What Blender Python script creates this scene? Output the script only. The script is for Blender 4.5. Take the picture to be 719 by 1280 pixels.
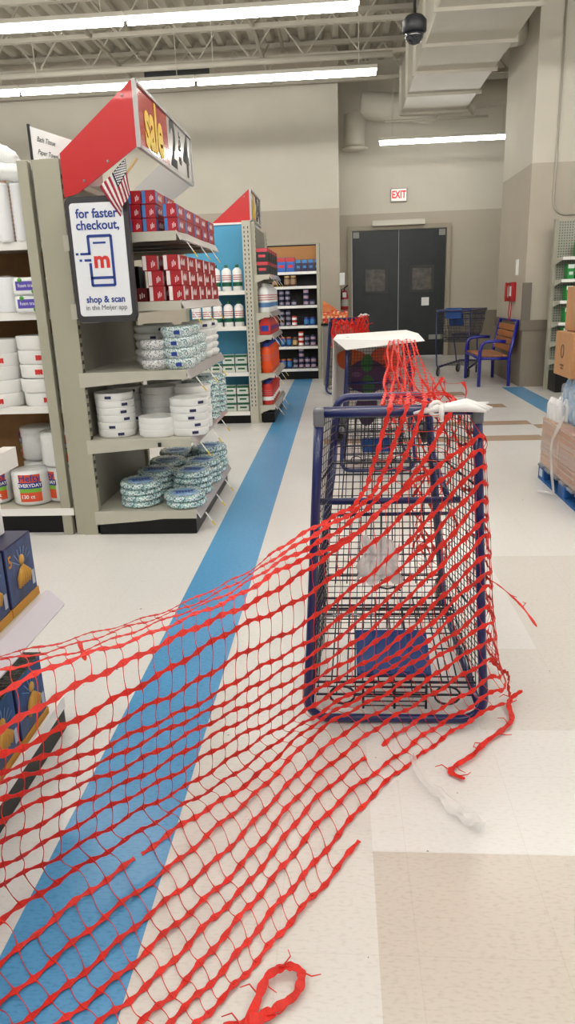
import bpy, math, random
from mathutils import Vector, Matrix
PI = math.pi
random.seed(7)
S = bpy.context.scene
COL = S.collection
for o in list(bpy.data.objects):
    bpy.data.objects.remove(o)

# ------------------------------------------------------------------ camera
def cam_axes(yaw, pitch, roll):
    cy, sy, cp, sp = math.cos(yaw), math.sin(yaw), math.cos(pitch), math.sin(pitch)
    F = Vector((-sy*cp, cy*cp, -sp)); R0 = Vector((cy, sy, 0)); U0 = R0.cross(F)
    cr, sr = math.cos(roll), math.sin(roll)
    return R0*cr + U0*sr, -R0*sr + U0*cr, F
Rt, Up, Fw = cam_axes(.0782, .2927, -.0354)
cd = bpy.data.cameras.new('camera'); cam = bpy.data.objects.new('camera', cd); COL.objects.link(cam)
M = Matrix.Identity(4)
for i in range(3):
    M[i][0] = Rt[i]; M[i][1] = Up[i]; M[i][2] = -Fw[i]
M[2][3] = 1.4
cam.matrix_world = M
cd.sensor_fit = 'VERTICAL'; cd.sensor_height = 36.0; cd.lens = 36.0*900/1280
cd.clip_start = .02; cd.clip_end = 200
S.camera = cam

# ------------------------------------------------------------------ world, exposure
W = bpy.data.worlds.new('world'); S.world = W; W.use_nodes = True
W.node_tree.nodes['Background'].inputs[0].default_value = (1.0, .985, .96, 1)
W.node_tree.nodes['Background'].inputs[1].default_value = .3
S.view_settings.view_transform = 'Standard'; S.view_settings.look = 'None'
S.view_settings.gamma = 1; S.view_settings.use_curve_mapping = False
S.view_settings.exposure = 0.42

# ------------------------------------------------------------------ materials
def lin(h):
    if isinstance(h, str):
        h = h.lstrip('#'); c = [int(h[i:i+2], 16)/255 for i in (0, 2, 4)]
        return tuple(((v/12.92) if v <= .04045 else ((v+.055)/1.055)**2.4) for v in c)
    return h
MATS = {}
def mat(name, color, rough=.5, metal=0., spec=.5, var=0., vscale=8., bump=0., bscale=40., coat=0., emit=0., col2=None, trans=0., alpha=1., stretch=None):
    if name in MATS: return MATS[name]
    m = bpy.data.materials.new(name); m.use_nodes = True; nt = m.node_tree; b = nt.nodes['Principled BSDF']
    c = lin(color)
    b.inputs['Base Color'].default_value = (*c, 1); b.inputs['Roughness'].default_value = rough
    b.inputs['Metallic'].default_value = metal; b.inputs['Specular IOR Level'].default_value = spec
    b.inputs['Coat Weight'].default_value = coat
    if trans: b.inputs['Transmission Weight'].default_value = trans
    if alpha < 1: b.inputs['Alpha'].default_value = alpha
    if emit:
        b.inputs['Emission Color'].default_value = (*c, 1); b.inputs['Emission Strength'].default_value = emit
    tc = nt.nodes.new('ShaderNodeTexCoord'); src = tc.outputs['Object']
    if stretch:
        mp = nt.nodes.new('ShaderNodeMapping'); mp.inputs['Scale'].default_value = stretch
        nt.links.new(src, mp.inputs[0]); src = mp.outputs[0]
    if var or col2:
        n = nt.nodes.new('ShaderNodeTexNoise'); n.inputs['Scale'].default_value = vscale; n.inputs['Detail'].default_value = 4
        nt.links.new(src, n.inputs['Vector'])
        r = nt.nodes.new('ShaderNodeValToRGB'); r.color_ramp.elements[0].position = .35; r.color_ramp.elements[1].position = .68
        c2 = lin(col2) if col2 else tuple(min(1, v*(1+var)) for v in c)
        c1 = c if col2 else tuple(v*(1-var) for v in c)
        r.color_ramp.elements[0].color = (*c1, 1); r.color_ramp.elements[1].color = (*c2, 1)
        nt.links.new(n.outputs['Fac'], r.inputs[0]); nt.links.new(r.outputs[0], b.inputs['Base Color'])
    if bump:
        n2 = nt.nodes.new('ShaderNodeTexNoise'); n2.inputs['Scale'].default_value = bscale; n2.inputs['Detail'].default_value = 3
        nt.links.new(src, n2.inputs['Vector'])
        bp = nt.nodes.new('ShaderNodeBump'); bp.inputs['Strength'].default_value = bump; bp.inputs['Distance'].default_value = .01
        nt.links.new(n2.outputs['Fac'], bp.inputs['Height']); nt.links.new(bp.outputs[0], b.inputs['Normal'])
    MATS[name] = m
    return m
def mottle(name, cols, scale, rough=.25, bump=.3):
    """printed film: voronoi cells in several colours"""
    m = bpy.data.materials.new(name); m.use_nodes = True; nt = m.node_tree; b = nt.nodes['Principled BSDF']
    tc = nt.nodes.new('ShaderNodeTexCoord'); v = nt.nodes.new('ShaderNodeTexVoronoi'); v.inputs['Scale'].default_value = scale
    nt.links.new(tc.outputs['Object'], v.inputs['Vector'])
    sep = nt.nodes.new('ShaderNodeSeparateColor'); nt.links.new(v.outputs['Color'], sep.inputs[0])
    r = nt.nodes.new('ShaderNodeValToRGB'); r.color_ramp.interpolation = 'CONSTANT'
    n = len(cols)
    while len(r.color_ramp.elements) < n: r.color_ramp.elements.new(.5)
    for i, c in enumerate(cols):
        r.color_ramp.elements[i].position = i/n; r.color_ramp.elements[i].color = (*lin(c), 1)
    nt.links.new(sep.outputs[0], r.inputs[0]); nt.links.new(r.outputs[0], b.inputs['Base Color'])
    b.inputs['Roughness'].default_value = rough
    if bump:
        n2 = nt.nodes.new('ShaderNodeTexNoise'); n2.inputs['Scale'].default_value = 45
        nt.links.new(tc.outputs['Object'], n2.inputs['Vector'])
        bp = nt.nodes.new('ShaderNodeBump'); bp.inputs['Strength'].default_value = bump; bp.inputs['Distance'].default_value = .01
        nt.links.new(n2.outputs['Fac'], bp.inputs['Height']); nt.links.new(bp.outputs[0], b.inputs['Normal'])
    MATS[name] = m
    return m
def floor_tile(name, c, c2):
    """vinyl composition tile: short streaks along one direction, faint joints, waxed"""
    m = bpy.data.materials.new(name); m.use_nodes = True; nt = m.node_tree; b = nt.nodes['Principled BSDF']
    tc = nt.nodes.new('ShaderNodeTexCoord')
    mp = nt.nodes.new('ShaderNodeMapping'); mp.inputs['Scale'].default_value = (55, 150, 1); nt.links.new(tc.outputs['Object'], mp.inputs[0])
    n = nt.nodes.new('ShaderNodeTexNoise'); n.inputs['Scale'].default_value = 1; n.inputs['Detail'].default_value = 3; nt.links.new(mp.outputs[0], n.inputs['Vector'])
    r = nt.nodes.new('ShaderNodeValToRGB'); r.color_ramp.elements[0].position = .3; r.color_ramp.elements[1].position = .5
    r.color_ramp.elements[0].color = (*lin(c2), 1); r.color_ramp.elements[1].color = (*lin(c), 1)
    nt.links.new(n.outputs['Fac'], r.inputs[0])
    # scattered dark specks
    n3 = nt.nodes.new('ShaderNodeTexNoise'); n3.inputs['Scale'].default_value = 35; n3.inputs['Detail'].default_value = 2; nt.links.new(tc.outputs['Object'], n3.inputs['Vector'])
    r3 = nt.nodes.new('ShaderNodeValToRGB'); r3.color_ramp.elements[0].position = .215; r3.color_ramp.elements[1].position = .235
    r3.color_ramp.elements[0].color = (.25, .22, .2, 1); r3.color_ramp.elements[1].color = (1, 1, 1, 1)
    nt.links.new(n3.outputs['Fac'], r3.inputs[0])
    mx = nt.nodes.new('ShaderNodeMix'); mx.data_type = 'RGBA'; mx.blend_type = 'MULTIPLY'; mx.inputs[0].default_value = 1
    nt.links.new(r.outputs[0], mx.inputs[6]); nt.links.new(r3.outputs[0], mx.inputs[7])
    # joints
    br = nt.nodes.new('ShaderNodeTexBrick'); br.offset = 0; br.inputs['Scale'].default_value = 1
    br.inputs['Mortar Size'].default_value = .0012; br.inputs['Brick Width'].default_value = .3115; br.inputs['Row Height'].default_value = .3115
    br.inputs['Color1'].default_value = br.inputs['Color2'].default_value = (1, 1, 1, 1); br.inputs['Mortar'].default_value = (.93, .92, .9, 1)
    mp2 = nt.nodes.new('ShaderNodeMapping'); mp2.inputs['Location'].default_value = (.778, -.0, 0); nt.links.new(tc.outputs['Object'], mp2.inputs[0]); nt.links.new(mp2.outputs[0], br.inputs['Vector'])
    mx2 = nt.nodes.new('ShaderNodeMix'); mx2.data_type = 'RGBA'; mx2.blend_type = 'MULTIPLY'; mx2.inputs[0].default_value = 1
    nt.links.new(mx.outputs[2], mx2.inputs[6]); nt.links.new(br.outputs['Color'], mx2.inputs[7])
    nt.links.new(mx2.outputs[2], b.inputs['Base Color'])
    b.inputs['Roughness'].default_value = .2
    n4 = nt.nodes.new('ShaderNodeTexNoise'); n4.inputs['Scale'].default_value = 2.5; nt.links.new(tc.outputs['Object'], n4.inputs['Vector'])
    mr = nt.nodes.new('ShaderNodeMapRange'); mr.inputs[3].default_value = .14; mr.inputs[4].default_value = .3
    nt.links.new(n4.outputs['Fac'], mr.inputs[0]); nt.links.new(mr.outputs[0], b.inputs['Roughness'])
    bp = nt.nodes.new('ShaderNodeBump'); bp.inputs['Strength'].default_value = .06; bp.inputs['Distance'].default_value = .01
    n5 = nt.nodes.new('ShaderNodeTexNoise'); n5.inputs['Scale'].default_value = 7; nt.links.new(tc.outputs['Object'], n5.inputs['Vector'])
    nt.links.new(n5.outputs['Fac'], bp.inputs['Height']); nt.links.new(bp.outputs[0], b.inputs['Normal'])
    return m

WHITE_TILE = floor_tile('white_tile', '#E6E4E1', '#DFDBD5')
BEIGE_TILE = floor_tile('beige_tile', '#D0C6BB', '#C5BAAE')
CREAM_TILE = floor_tile('cream_tile', '#DEDAD4', '#D5CFC8')
BLUE_TILE = floor_tile('blue_tile', '#5AA0D2', '#4B90C2')
BROWN_TILE = floor_tile('brown_tile', '#B69C84', '#A58B74')
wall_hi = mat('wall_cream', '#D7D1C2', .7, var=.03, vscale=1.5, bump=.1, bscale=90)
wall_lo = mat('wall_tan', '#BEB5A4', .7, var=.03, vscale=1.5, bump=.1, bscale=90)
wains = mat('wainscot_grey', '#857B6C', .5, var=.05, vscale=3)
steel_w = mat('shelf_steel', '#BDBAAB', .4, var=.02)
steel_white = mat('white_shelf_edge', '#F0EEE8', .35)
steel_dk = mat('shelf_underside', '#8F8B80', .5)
upr = mat('upright_putty', '#A8A592', .45)
blackm = mat('black_kick', '#0B0B0A', .4, spec=.3)
pegb = mat('dark_backboard', '#4A4640', .7)
brownb = mat('brown_backboard', '#8F673C', .7, var=.08, vscale=12)
blueb = mat('blue_backboard', '#4FA3CC', .5, var=.03)
redm = mat('sign_red', '#C40C12', .35, coat=.2)
whitep = mat('white_plastic', '#F2F2F0', .35)
whitef = mat('white_foam', '#EDEDEA', .55, bump=.15, bscale=60)
wrapw = mat('white_wrapped_film', '#EEEFED', .2, bump=.8, bscale=22, coat=.4)
tubeb = mat('cart_blue', '#101D5C', .3, coat=.5)
wireb = mat('cart_wire', '#080C26', .35, coat=.3)
plasb = mat('seat_blue', '#17407E', .4)
rubber = mat('rubber_dark', '#1B1B1D', .6)
chrome = mat('zinc', '#9A9A98', .3, metal=.9)
grayp = mat('grey_plastic', '#6F7076', .5)
netm = mat('net_orange_red', '#DD2413', .5, var=.15, vscale=25)
yel = mat('yellow', '#E7C51B', .4)
blk = mat('black_print', '#111111', .5)
navy = mat('navy_print', '#1E3D8F', .5)
redp = mat('red_print', '#D3302C', .45)
greyp = mat('grey_print', '#6A6A6A', .6)
cardb = mat('cardboard', '#B98A5E', .75, var=.06, vscale=9)
cardb2 = mat('cardboard_pink', '#C2A08A', .5, var=.05, vscale=6, coat=.4, bump=.3, bscale=14)

# ------------------------------------------------------------------ mesh helpers
class MB:
    def __init__(s): s.v = []; s.f = []; s.m = []; s.mats = []; s.cm = 0; s.sm = []; s.smooth = False
    def mat(s, m):
        if m not in s.mats: s.mats.append(m)
        s.cm = s.mats.index(m); return s
    def add(s, vs, fs, T=None):
        n = len(s.v)
        s.v += [tuple(T @ Vector(v)) if T else tuple(v) for v in vs]
        for f in fs:
            s.f.append([n+i for i in f]); s.m.append(s.cm); s.sm.append(s.smooth)
        return s
    def box(s, x0, x1, y0, y1, z0, z1, T=None):
        v = [(x, y, z) for z in (z0, z1) for y in (y0, y1) for x in (x0, x1)]
        return s.add(v, [(0,2,3,1),(4,5,7,6),(0,1,5,4),(2,6,7,3),(0,4,6,2),(1,3,7,5)], T)
    def prism(s, poly, a0, a1, axis='y', T=None):
        """poly in the plane normal to axis: y -> (x,z), x -> (y,z), z -> (x,y)"""
        def P(p, a): return {'y': (p[0], a, p[1]), 'x': (a, p[0], p[1]), 'z': (p[0], p[1], a)}[axis]
        n = len(poly); v = [P(p, a0) for p in poly]+[P(p, a1) for p in poly]
        f = [list(range(n)), list(range(2*n-1, n-1, -1))]+[(i, i+n, (i+1) % n+n, (i+1) % n) for i in range(n)]
        return s.add(v, f, T)
    def tube(s, pts, r, n=8, closed=False, T=None):
        pts = [Vector(p) for p in pts]; m = len(pts)
        if m < 2: return s
        rr = r if isinstance(r, (list, tuple)) else [r]*m
        def tan(i):
            if closed: t = pts[(i+1) % m]-pts[i-1]
            else: t = pts[min(i+1, m-1)]-pts[max(i-1, 0)]
            return t.normalized() if t.length > 1e-9 else Vector((0, 0, 1))
        t = tan(0); a = Vector((0, 0, 1)) if abs(t.z) < .9 else Vector((1, 0, 0))
        u = t.cross(a).normalized(); vs = []
        for i in range(m):
            t = tan(i); u = (u-t*u.dot(t)).normalized(); w = t.cross(u)
            for k in range(n):
                an = 2*PI*(k+.5)/n; vs.append(pts[i]+(u*math.cos(an)+w*math.sin(an))*rr[i])
        fs = []
        for i in range(m if closed else m-1):
            j = (i+1) % m
            for k in range(n): fs.append((i*n+k, i*n+(k+1) % n, j*n+(k+1) % n, j*n+k))
        if not closed: fs += [list(range(n-1, -1, -1)), [(m-1)*n+k for k in range(n)]]
        sm = s.smooth; s.smooth = n > 5; s.add(vs, fs, T); s.smooth = sm
        return s
    def lathe(s, prof, n=20, T=None, sx=1, sy=1, cap=True):
        vs = []
        for r, z in prof:
            for k in range(n): a = 2*PI*k/n; vs.append((r*math.cos(a)*sx, r*math.sin(a)*sy, z))
        m = len(prof); fs = [(i*n+k, i*n+(k+1) % n, (i+1)*n+(k+1) % n, (i+1)*n+k) for i in range(m-1) for k in range(n)]
        if cap: fs += [list(range(n-1, -1, -1)), [(m-1)*n+k for k in range(n)]]
        sm = s.smooth; s.smooth = True; s.add(vs, fs, T); s.smooth = sm
        return s
    def build(s, name, m=None, parent=None, loc=(0, 0, 0), bevel=0, seg=2, solid=0):
        me = bpy.data.meshes.new(name); me.from_pydata(s.v, [], s.f)
        ms = s.mats or [m]
        for k in ms: me.materials.append(k)
        for i, p in enumerate(me.polygons): p.material_index = s.m[i] if s.mats else 0; p.use_smooth = s.sm[i]
        me.update()
        o = bpy.data.objects.new(name, me); COL.objects.link(o); o.location = loc
        if parent: o.parent = parent
        if any(s.sm) and not all(s.sm): pass
        if bevel:
            b = o.modifiers.new('bevel', 'BEVEL'); b.width = bevel; b.segments = seg; b.limit_method = 'ANGLE'
        if solid:
            b = o.modifiers.new('solid', 'SOLIDIFY'); b.thickness = solid; b.offset = 0
        return o
def thing(name, label, cat, loc=(0, 0, 0), rz=0, group=None):
    o = bpy.data.objects.new(name, None); COL.objects.link(o); o.empty_display_size = .1
    o.location = loc; o.rotation_euler = (0, 0, rz); o['label'] = label; o['category'] = cat
    if group: o['group'] = group
    return o
def tag(o, label, cat, group=None, kind=None):
    o['label'] = label; o['category'] = cat
    if group: o['group'] = group
    if kind: o['kind'] = kind
    return o
def struct(o): o['kind'] = 'structure'; return o
def dup(root, loc, rz=None, label=None, group=None):
    r = root.copy(); COL.objects.link(r); r.location = loc
    if rz is not None: r.rotation_euler = (0, 0, rz)
    if label: r['label'] = label
    if group: r['group'] = group
    for ch in list(root.children):
        c = ch.copy(); COL.objects.link(c); c.parent = r
        for g in list(ch.children):
            d = g.copy(); COL.objects.link(d); d.parent = c
    return r
def text(name, s, size, m, T, parent=None, ext=.0006, sx=1., align='CENTER', bold=0., shear=0.):
    """lettering as a mesh: T maps the text plane (x right, y up, z out) into the parent's space"""
    cu = bpy.data.curves.new(name, 'FONT'); cu.body = s; cu.size = size; cu.align_x = align; cu.align_y = 'CENTER'; cu.extrude = ext
    cu.offset = bold; cu.resolution_u = 3; cu.shear = shear
    t = bpy.data.objects.new(name, cu); COL.objects.link(t)
    dg = bpy.context.evaluated_depsgraph_get(); dg.update()
    me = bpy.data.meshes.new_from_object(t.evaluated_get(dg)); bpy.data.objects.remove(t); bpy.data.curves.remove(cu)
    me.transform(T @ Matrix.Diagonal((sx, 1, 1, 1))); me.materials.clear(); me.materials.append(m)
    o = bpy.data.objects.new(name, me); COL.objects.link(o)
    if parent: o.parent = parent
    return o
def frame(o, x, y):
    """4x4 with origin o, text x-axis x, text up y"""
    x = Vector(x).normalized(); y = Vector(y); y = (y-x*y.dot(x)).normalized(); z = x.cross(y)
    T = Matrix.Identity(4)
    for i in range(3): T[i][0] = x[i]; T[i][1] = y[i]; T[i][2] = z[i]; T[i][3] = o[i]
    return T
ORD = ['first', 'second', 'third', 'fourth', 'fifth', 'sixth', 'seventh', 'eighth', 'ninth', 'tenth', 'eleventh', 'twelfth', 'thirteenth', 'fourteenth', 'fifteenth', 'sixteenth']
def lvl(k, n):
    if n == 1: return 'alone'
    if k == 0: return 'bottom'
    if k == n-1: return 'topmost'
    return {1: 'second up', 2: 'third up', 3: 'fourth up', 4: 'fifth up', 5: 'sixth up'}[k]
# ================================================================== STRUCTURE
# floor with its inlaid tile colours
xs = sorted({-9, -.778, -.467, .07, .45, 1.0, 1.38, 1.5, 1.73, 2.03, 1.95, 2.36, 2.66, 12, -.16, .78, 1.27})
ys = sorted({-7, 1.555, 2.11, 2.68, 3.75, 4.3, 6.89, 7.15, 7.5, 7.73, 7.98, 8.93, 9.22, 10.07, 10.42, 10.8, 13.0, 17.5, 5.4})
fl = MB()
for i in range(len(xs)-1):
    for j in range(len(ys)-1):
        x, y = (xs[i]+xs[i+1])/2, (ys[j]+ys[j+1])/2
        m = WHITE_TILE
        if -.778 < x < -.467 and y < 13: m = BLUE_TILE
        elif 2.36 < x < 2.66 and 5 < y < 10.8: m = BLUE_TILE
        elif x > .07 and y < 1.555: m = BEIGE_TILE
        elif .45 < x < 1.27 and 2.11 < y < 2.68: m = CREAM_TILE
        elif -.467 < x < .07 and y < 3.75: m = CREAM_TILE
        elif -.16 < x < .78 and 4.3 < y < 5.4: m = CREAM_TILE
        elif (x > .78) and 2.68 < y < 3.75: m = CREAM_TILE
        elif 6.89 < y < 7.15 and -.16 < x < 1.95: m = BROWN_TILE
        elif 7.73 < y < 7.98 and 1.0 < x < 2.03: m = BROWN_TILE
        elif 7.5 < y < 7.73 and 2.03 < x < 2.36: m = BROWN_TILE
        elif 8.93 < y < 9.22 and 1.73 < x < 2.03: m = BROWN_TILE
        elif 10.07 < y < 10.42 and 1.38 < x < 1.73: m = BROWN_TILE
        fl.mat(m).add([(xs[i], ys[j], 0), (xs[i+1], ys[j], 0), (xs[i+1], ys[j+1], 0), (xs[i], ys[j+1], 0)], [(0, 1, 2, 3)])
struct(fl.build('floor'))

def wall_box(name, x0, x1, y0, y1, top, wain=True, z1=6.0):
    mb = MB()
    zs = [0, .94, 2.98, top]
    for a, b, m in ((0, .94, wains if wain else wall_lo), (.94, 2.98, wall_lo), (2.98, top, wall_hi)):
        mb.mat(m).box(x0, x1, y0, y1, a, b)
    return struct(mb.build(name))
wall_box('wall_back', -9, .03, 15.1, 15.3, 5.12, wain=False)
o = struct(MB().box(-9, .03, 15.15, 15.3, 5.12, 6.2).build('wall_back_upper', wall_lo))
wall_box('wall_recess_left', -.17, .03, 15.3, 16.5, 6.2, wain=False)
# recess wall with the door opening
mb = MB()
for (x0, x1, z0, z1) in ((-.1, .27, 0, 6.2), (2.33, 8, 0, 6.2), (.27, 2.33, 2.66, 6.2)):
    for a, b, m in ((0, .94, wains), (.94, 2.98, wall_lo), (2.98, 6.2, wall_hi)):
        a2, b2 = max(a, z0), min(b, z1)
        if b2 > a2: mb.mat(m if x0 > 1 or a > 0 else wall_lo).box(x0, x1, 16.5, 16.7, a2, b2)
struct(mb.build('wall_recess'))
wall_box('wall_right', 2.61, 9, 10.8, 12.6, 6.2)
# low guard rail plates and corner guard on the right wall
struct(MB().box(2.6, 3.05, 10.775, 10.80, .80, .94).build('trim_1', mat('rail', '#776E60', .5)))
struct(MB().box(2.585, 2.61, 10.78, 12.6, .80, .94).build('trim_2', MATS['rail']))
struct(MB().box(2.575, 2.70, 10.765, 10.80, .94, 1.45).build('trim_3', mat('corner_guard', '#6F675B', .5)))
# ceiling deck: ribs run along the aisle
mb = MB(); p = .30; x = -10
vs = []; n = 0
while x < 12:
    for dx, z in ((0, 5.95), (.05, 5.83), (.15, 5.83), (.20, 5.95)):
        vs += [(x+dx, -6, z), (x+dx, 18, z)]
    x += p
fs = [(2*i, 2*i+1, 2*i+3, 2*i+2) for i in range(len(vs)//2-1)]
mb.add(vs, fs); struct(mb.build('ceiling', mat('deck_paint', '#CFC9BA', .6)))
joistm = mat('joist_paint', '#C4BEAF', .55)
def joist(y, z0=5.12, z1=5.72, x0=-9.5, x1=9.5):
    mb = MB()
    mb.box(x0, x1, y-.04, y+.04, z0, z0+.06); mb.box(x0, x1, y-.05, y+.05, z1, z1+.07)
    x = x0; k = 0
    while x < x1-.3:
        a = (x, y, z0+.03 if k % 2 == 0 else z1); b = (x+.45, y, z1 if k % 2 == 0 else z0+.03)
        mb.tube([a, b], .017, 4); x += .45; k += 1
    return struct(mb.build('ceiling_joist', joistm))
for y in (15.0, 13.5, 12.0, 10.6, 9.2, 7.8, 6.4): joist(y)
for x in (-3.6, -1.2, 3.3):
    mb = MB().tube([(x, -4, 5.15), (x, 15, 5.15)], .03, 6).tube([(x+.25, -4, 5.66), (x+.25, 15, 5.66)], .03, 6)
    y = 6.4
    while y < 14: mb.tube([(x, y, 5.15), (x, y+1.4, 5.72)], .018, 4); y += 1.4
    struct(mb.build('ceiling_brace', joistm))
# girder pipe and conduit runs
struct(MB().tube([(-9, 13.1, 5.0), (.9, 13.1, 5.0)], .05, 10).build('ceiling_pipe', joistm))
struct(MB().tube([(-9, 8.9, 4.95), (.6, 8.9, 4.95)], .025, 8).build('ceiling_conduit', joistm))
struct(MB().box(-2.0, -1.55, 8.75, 9.0, 4.55, 5.12).build('ceiling_junction_plate', mat('plate', '#C9C4B5', .5)))

# door frame + pair of black traffic doors
fr = MB()
for b in ((.2, .29, 16.42, 16.72, 0, 2.74), (2.29, 2.38, 16.42, 16.72, 0, 2.74), (.29, 2.29, 16.42, 16.72, 2.65, 2.74)): fr.box(*b)
struct(fr.build('door_frame_1', mat('frame_taupe', '#A69C88', .5)))
doorm = mat('door_black', '#242A2B', .45, var=.12, vscale=3); winm = mat('scuffed_window', '#5C5650', .15, var=.3, vscale=9, coat=.6)
for k, (x0, x1) in enumerate(((.30, 1.285), (1.295, 2.28))):
    d = MB().box(x0, x1, 16.44, 16.5, .02, 2.64).build('door_%d' % (k+1), doorm, bevel=.006); struct(d)
    cx = (x0+x1)/2-.0
    w = MB()
    for b in ((cx-.26, cx+.26, 1.36, 1.41), (cx-.26, cx+.26, 1.86, 1.91), (cx-.26, cx-.21, 1.41, 1.86), (cx+.21, cx+.26, 1.41, 1.86)): w.box(b[0], b[1], 16.425, 16.445, b[2], b[3])
    w.build('window_gasket', mat('gasket', '#3B3D3B', .6), d)
    MB().box(cx-.21, cx+.21, 16.435, 16.443, 1.41, 1.86).build('vision_panel', winm, d)
    MB().box(x0+.02 if k == 0 else x1-.15, x0+.15 if k == 0 else x1-.02, 16.42, 16.44, 2.5, 2.62).build('hinge_plate', mat('hinge_grey', '#8F9189', .4), d)
    if k == 1:
        MB().box(cx+.0, cx+.16, 16.43, 16.4385, 1.08, 1.25).build('posted_notice', whitep, d)
        MB().box(x1-.32, x1-.02, 16.42, 16.44, .36, .46).build('kick_plate', MATS['hinge_grey'], d)
        MB().box(x0, x1, 16.428, 16.44, .03, .38).build('rub_strip', mat('rub', '#1B1D1D', .5), d)
h = MB().box(.72, 1.82, 16.28, 16.43, 2.72, 2.80).box(.72, 1.82, 16.30, 16.43, 2.80, 2.83).build('door_header_bar', mat('bar_white', '#D8D3C3', .4), bevel=.006)
tag(h, 'long pale air bar mounted above the black double doors', 'air bar')

# exit sign
t = thing('exit_sign', 'white box sign reading EXIT in red above the double doors', 'exit sign', (1.28, 16.5, 3.32))
MB().box(-.17, .17, -.06, 0, -.13, .13).build('housing', mat('sign_grey', '#A8A29A', .4), t, bevel=.008)
MB().box(-.155, .155, -.066, -.058, -.115, .115).build('face', mat('exit_face', '#F3EEE8', .4, emit=.25), t)
text('lettering', 'EXIT', .2, mat('exit_red', '#E0202F', .4, emit=.4), frame((0, -.07, 0), (1, 0, 0), (0, 0, 1)), t, sx=.72, bold=.006)

# fluorescent rows
tubem = mat('lamp_tube', (1, .985, .95), .5, emit=22.0)
housem = mat('lamp_housing', '#D9D5C8', .4)
def light(x0, x1, y, z, label):
    t = thing('ceiling_light', label, 'ceiling light', ((x0+x1)/2, y, z), group='fluorescent strip lights')
    L = (x1-x0)/2
    MB().prism([(-.075, .035), (-.04, .09), (.04, .09), (.075, .035), (.04, .03), (-.04, .03)], -L, L, 'x').build('housing', housem, t)
    MB().tube([(-L+.02, 0, 0), (L-.02, 0, 0)], .034, 10).build('tube', tubem, t)
    for s in (-1, 1): MB().tube([(s*L*.8, 0, .1), (s*L*.8, 0, 5.12-z)], .006, 4).build('hanger', joistm, t)
    return t
for k in range(3):
    light(.25-2.46*(k+1)+.015, .25-2.46*k+.0, 8.6, 4.2, 'bright strip light in the nearer ceiling row, %s from the right' % ORD[k])
    light(.55-2.46*(k+1)+.015, .55-2.46*k, 10.95, 4.2, 'bright strip light in the second ceiling row, %s from the right' % ORD[k])
light(.25+.05, .25+2.46, 8.6, 4.2+.0, 'unseen') if False else None
light(.76, 3.2, 14.5, 3.97, 'strip light in the far recess above the exit sign')
for j, y in enumerate((6.2, 3.9, 1.6, -.7, -3.0)):
    for k in range(-2, 3):
        light(k*2.46-1.2, k*2.46+1.2, y, 4.2, 'strip light in the %s row nearer than the picture shows, place %s' % (ORD[j], ORD[k+2]))

# ducts
ductm = mat('duct_paint', '#CFCABB', .5, var=.03, vscale=2)
t = thing('rectangular_duct', 'large cream rectangular air duct running along the ceiling', 'air duct', (1.7, 8, 4.4))
MB().box(-.56, .56, -10, 6.6, 0, .75).build('duct_body', ductm, t, bevel=.01)
y = -9.6; k = 0
while y < 6.6:
    mb = MB()
    for b in ((-.6, .6, -.04, 0), (-.6, -.56, 0, .75), (.56, .6, 0, .75)): mb.box(b[0], b[1], y, y+.04, b[2], b[3])
    mb.build('duct_flange', ductm, t); y += 1.22
mb = MB().tube([(-.85, 6.3, -.12), (.95, 6.3, -.12)], .02, 6)
mb.build('support_rail', ductm, t)
t = thing('round_duct', 'round duct dropping to a ceiling diffuser left of the recess', 'air duct', (.58, 15.9, 4.15))
MB().tube([(-.1, 0, .75), (.5, 0, .7), (.9, -.3, .62), (1.2, -.6, .5)], .25, 16).build('branch_pipe', ductm, t)
MB().lathe([(.22, .6), (.2, .15), (.2, .02)], 20).build('drop_pipe', ductm, t, loc=(-.22, 0, 0))
MB().lathe([(.2, .03), (.26, 0), (.27, -.02), (.1, -.04), (.02, -.04)], 20).build('diffuser', ductm, t, loc=(-.22, 0, 0))
MB().box(-.02, .02, -.01, .6, .66, .70).box(.0, .02, -.01, .01, .66, 1.7).build('hanger_strap', ductm, t)
t = thing('round_branch_duct', 'round branch duct joining the big duct from the right wall', 'air duct', (2.4, 14.2, 4.6))
MB().tube([(-.12, 0, -.05), (0, 0, 0), (.5, 0, .02), (1.4, 0, .02)], [.28, .22, .2, .2], 16).build('pipe', ductm, t)
t = thing('upper_round_duct', 'short round duct beside the big duct near the right wall', 'air duct', (2.3, 11.6, 4.75))
MB().tube([(.02, 0, 0), (.30, 0, .03)], .18, 16).build('pipe', ductm, t)

# security dome camera
t = thing('dome_camera', 'black dome security camera hanging from the ceiling on a rod', 'security camera', (.755, 8, 3.66))
MB().lathe([(.01, 0), (.05, .012), (.085, .05), (.1, .1)], 20).build('dome', mat('dome_glass', '#14181C', .08, coat=.8), t)
MB().lathe([(.105, .1), (.115, .11), (.115, .2), (.08, .24), (.03, .26)], 20).build('housing', mat('cam_black', '#191B1E', .5), t)
MB().tube([(0, 0, .25), (0, 0, 1.5)], .014, 8).build('rod', MATS['cam_black'], t)
# conduit on the right wall
cpts = [(2.92, 10.78, 6), (2.92, 10.78, 2.5)]
for k in range(1, 7):
    a = k/6*PI/2; cpts.append((2.92+.18*(1-math.cos(a)), 10.78, 2.5-.18*math.sin(a)))
cpts.append((5, 10.78, 2.36))
tag(MB().tube(cpts, .014, 8).build('wall_conduit', mat('conduit', '#B5AE9F', .4)), 'thin pale conduit bending right on the right wall', 'conduit')
# hanging sign far away
tag(MB().box(-3.2, -2.1, 13.46, 13.48, 4.85, 5.05).box(-3.0, -2.99, 13.465, 13.475, 5.05, 5.14).box(-2.3, -2.29, 13.465, 13.475, 5.05, 5.14).build('hanging_department_sign', mat('dark_sign', '#2A2C2B', .6)), 'dark hanging department sign under the ceiling joists', 'sign')
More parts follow.
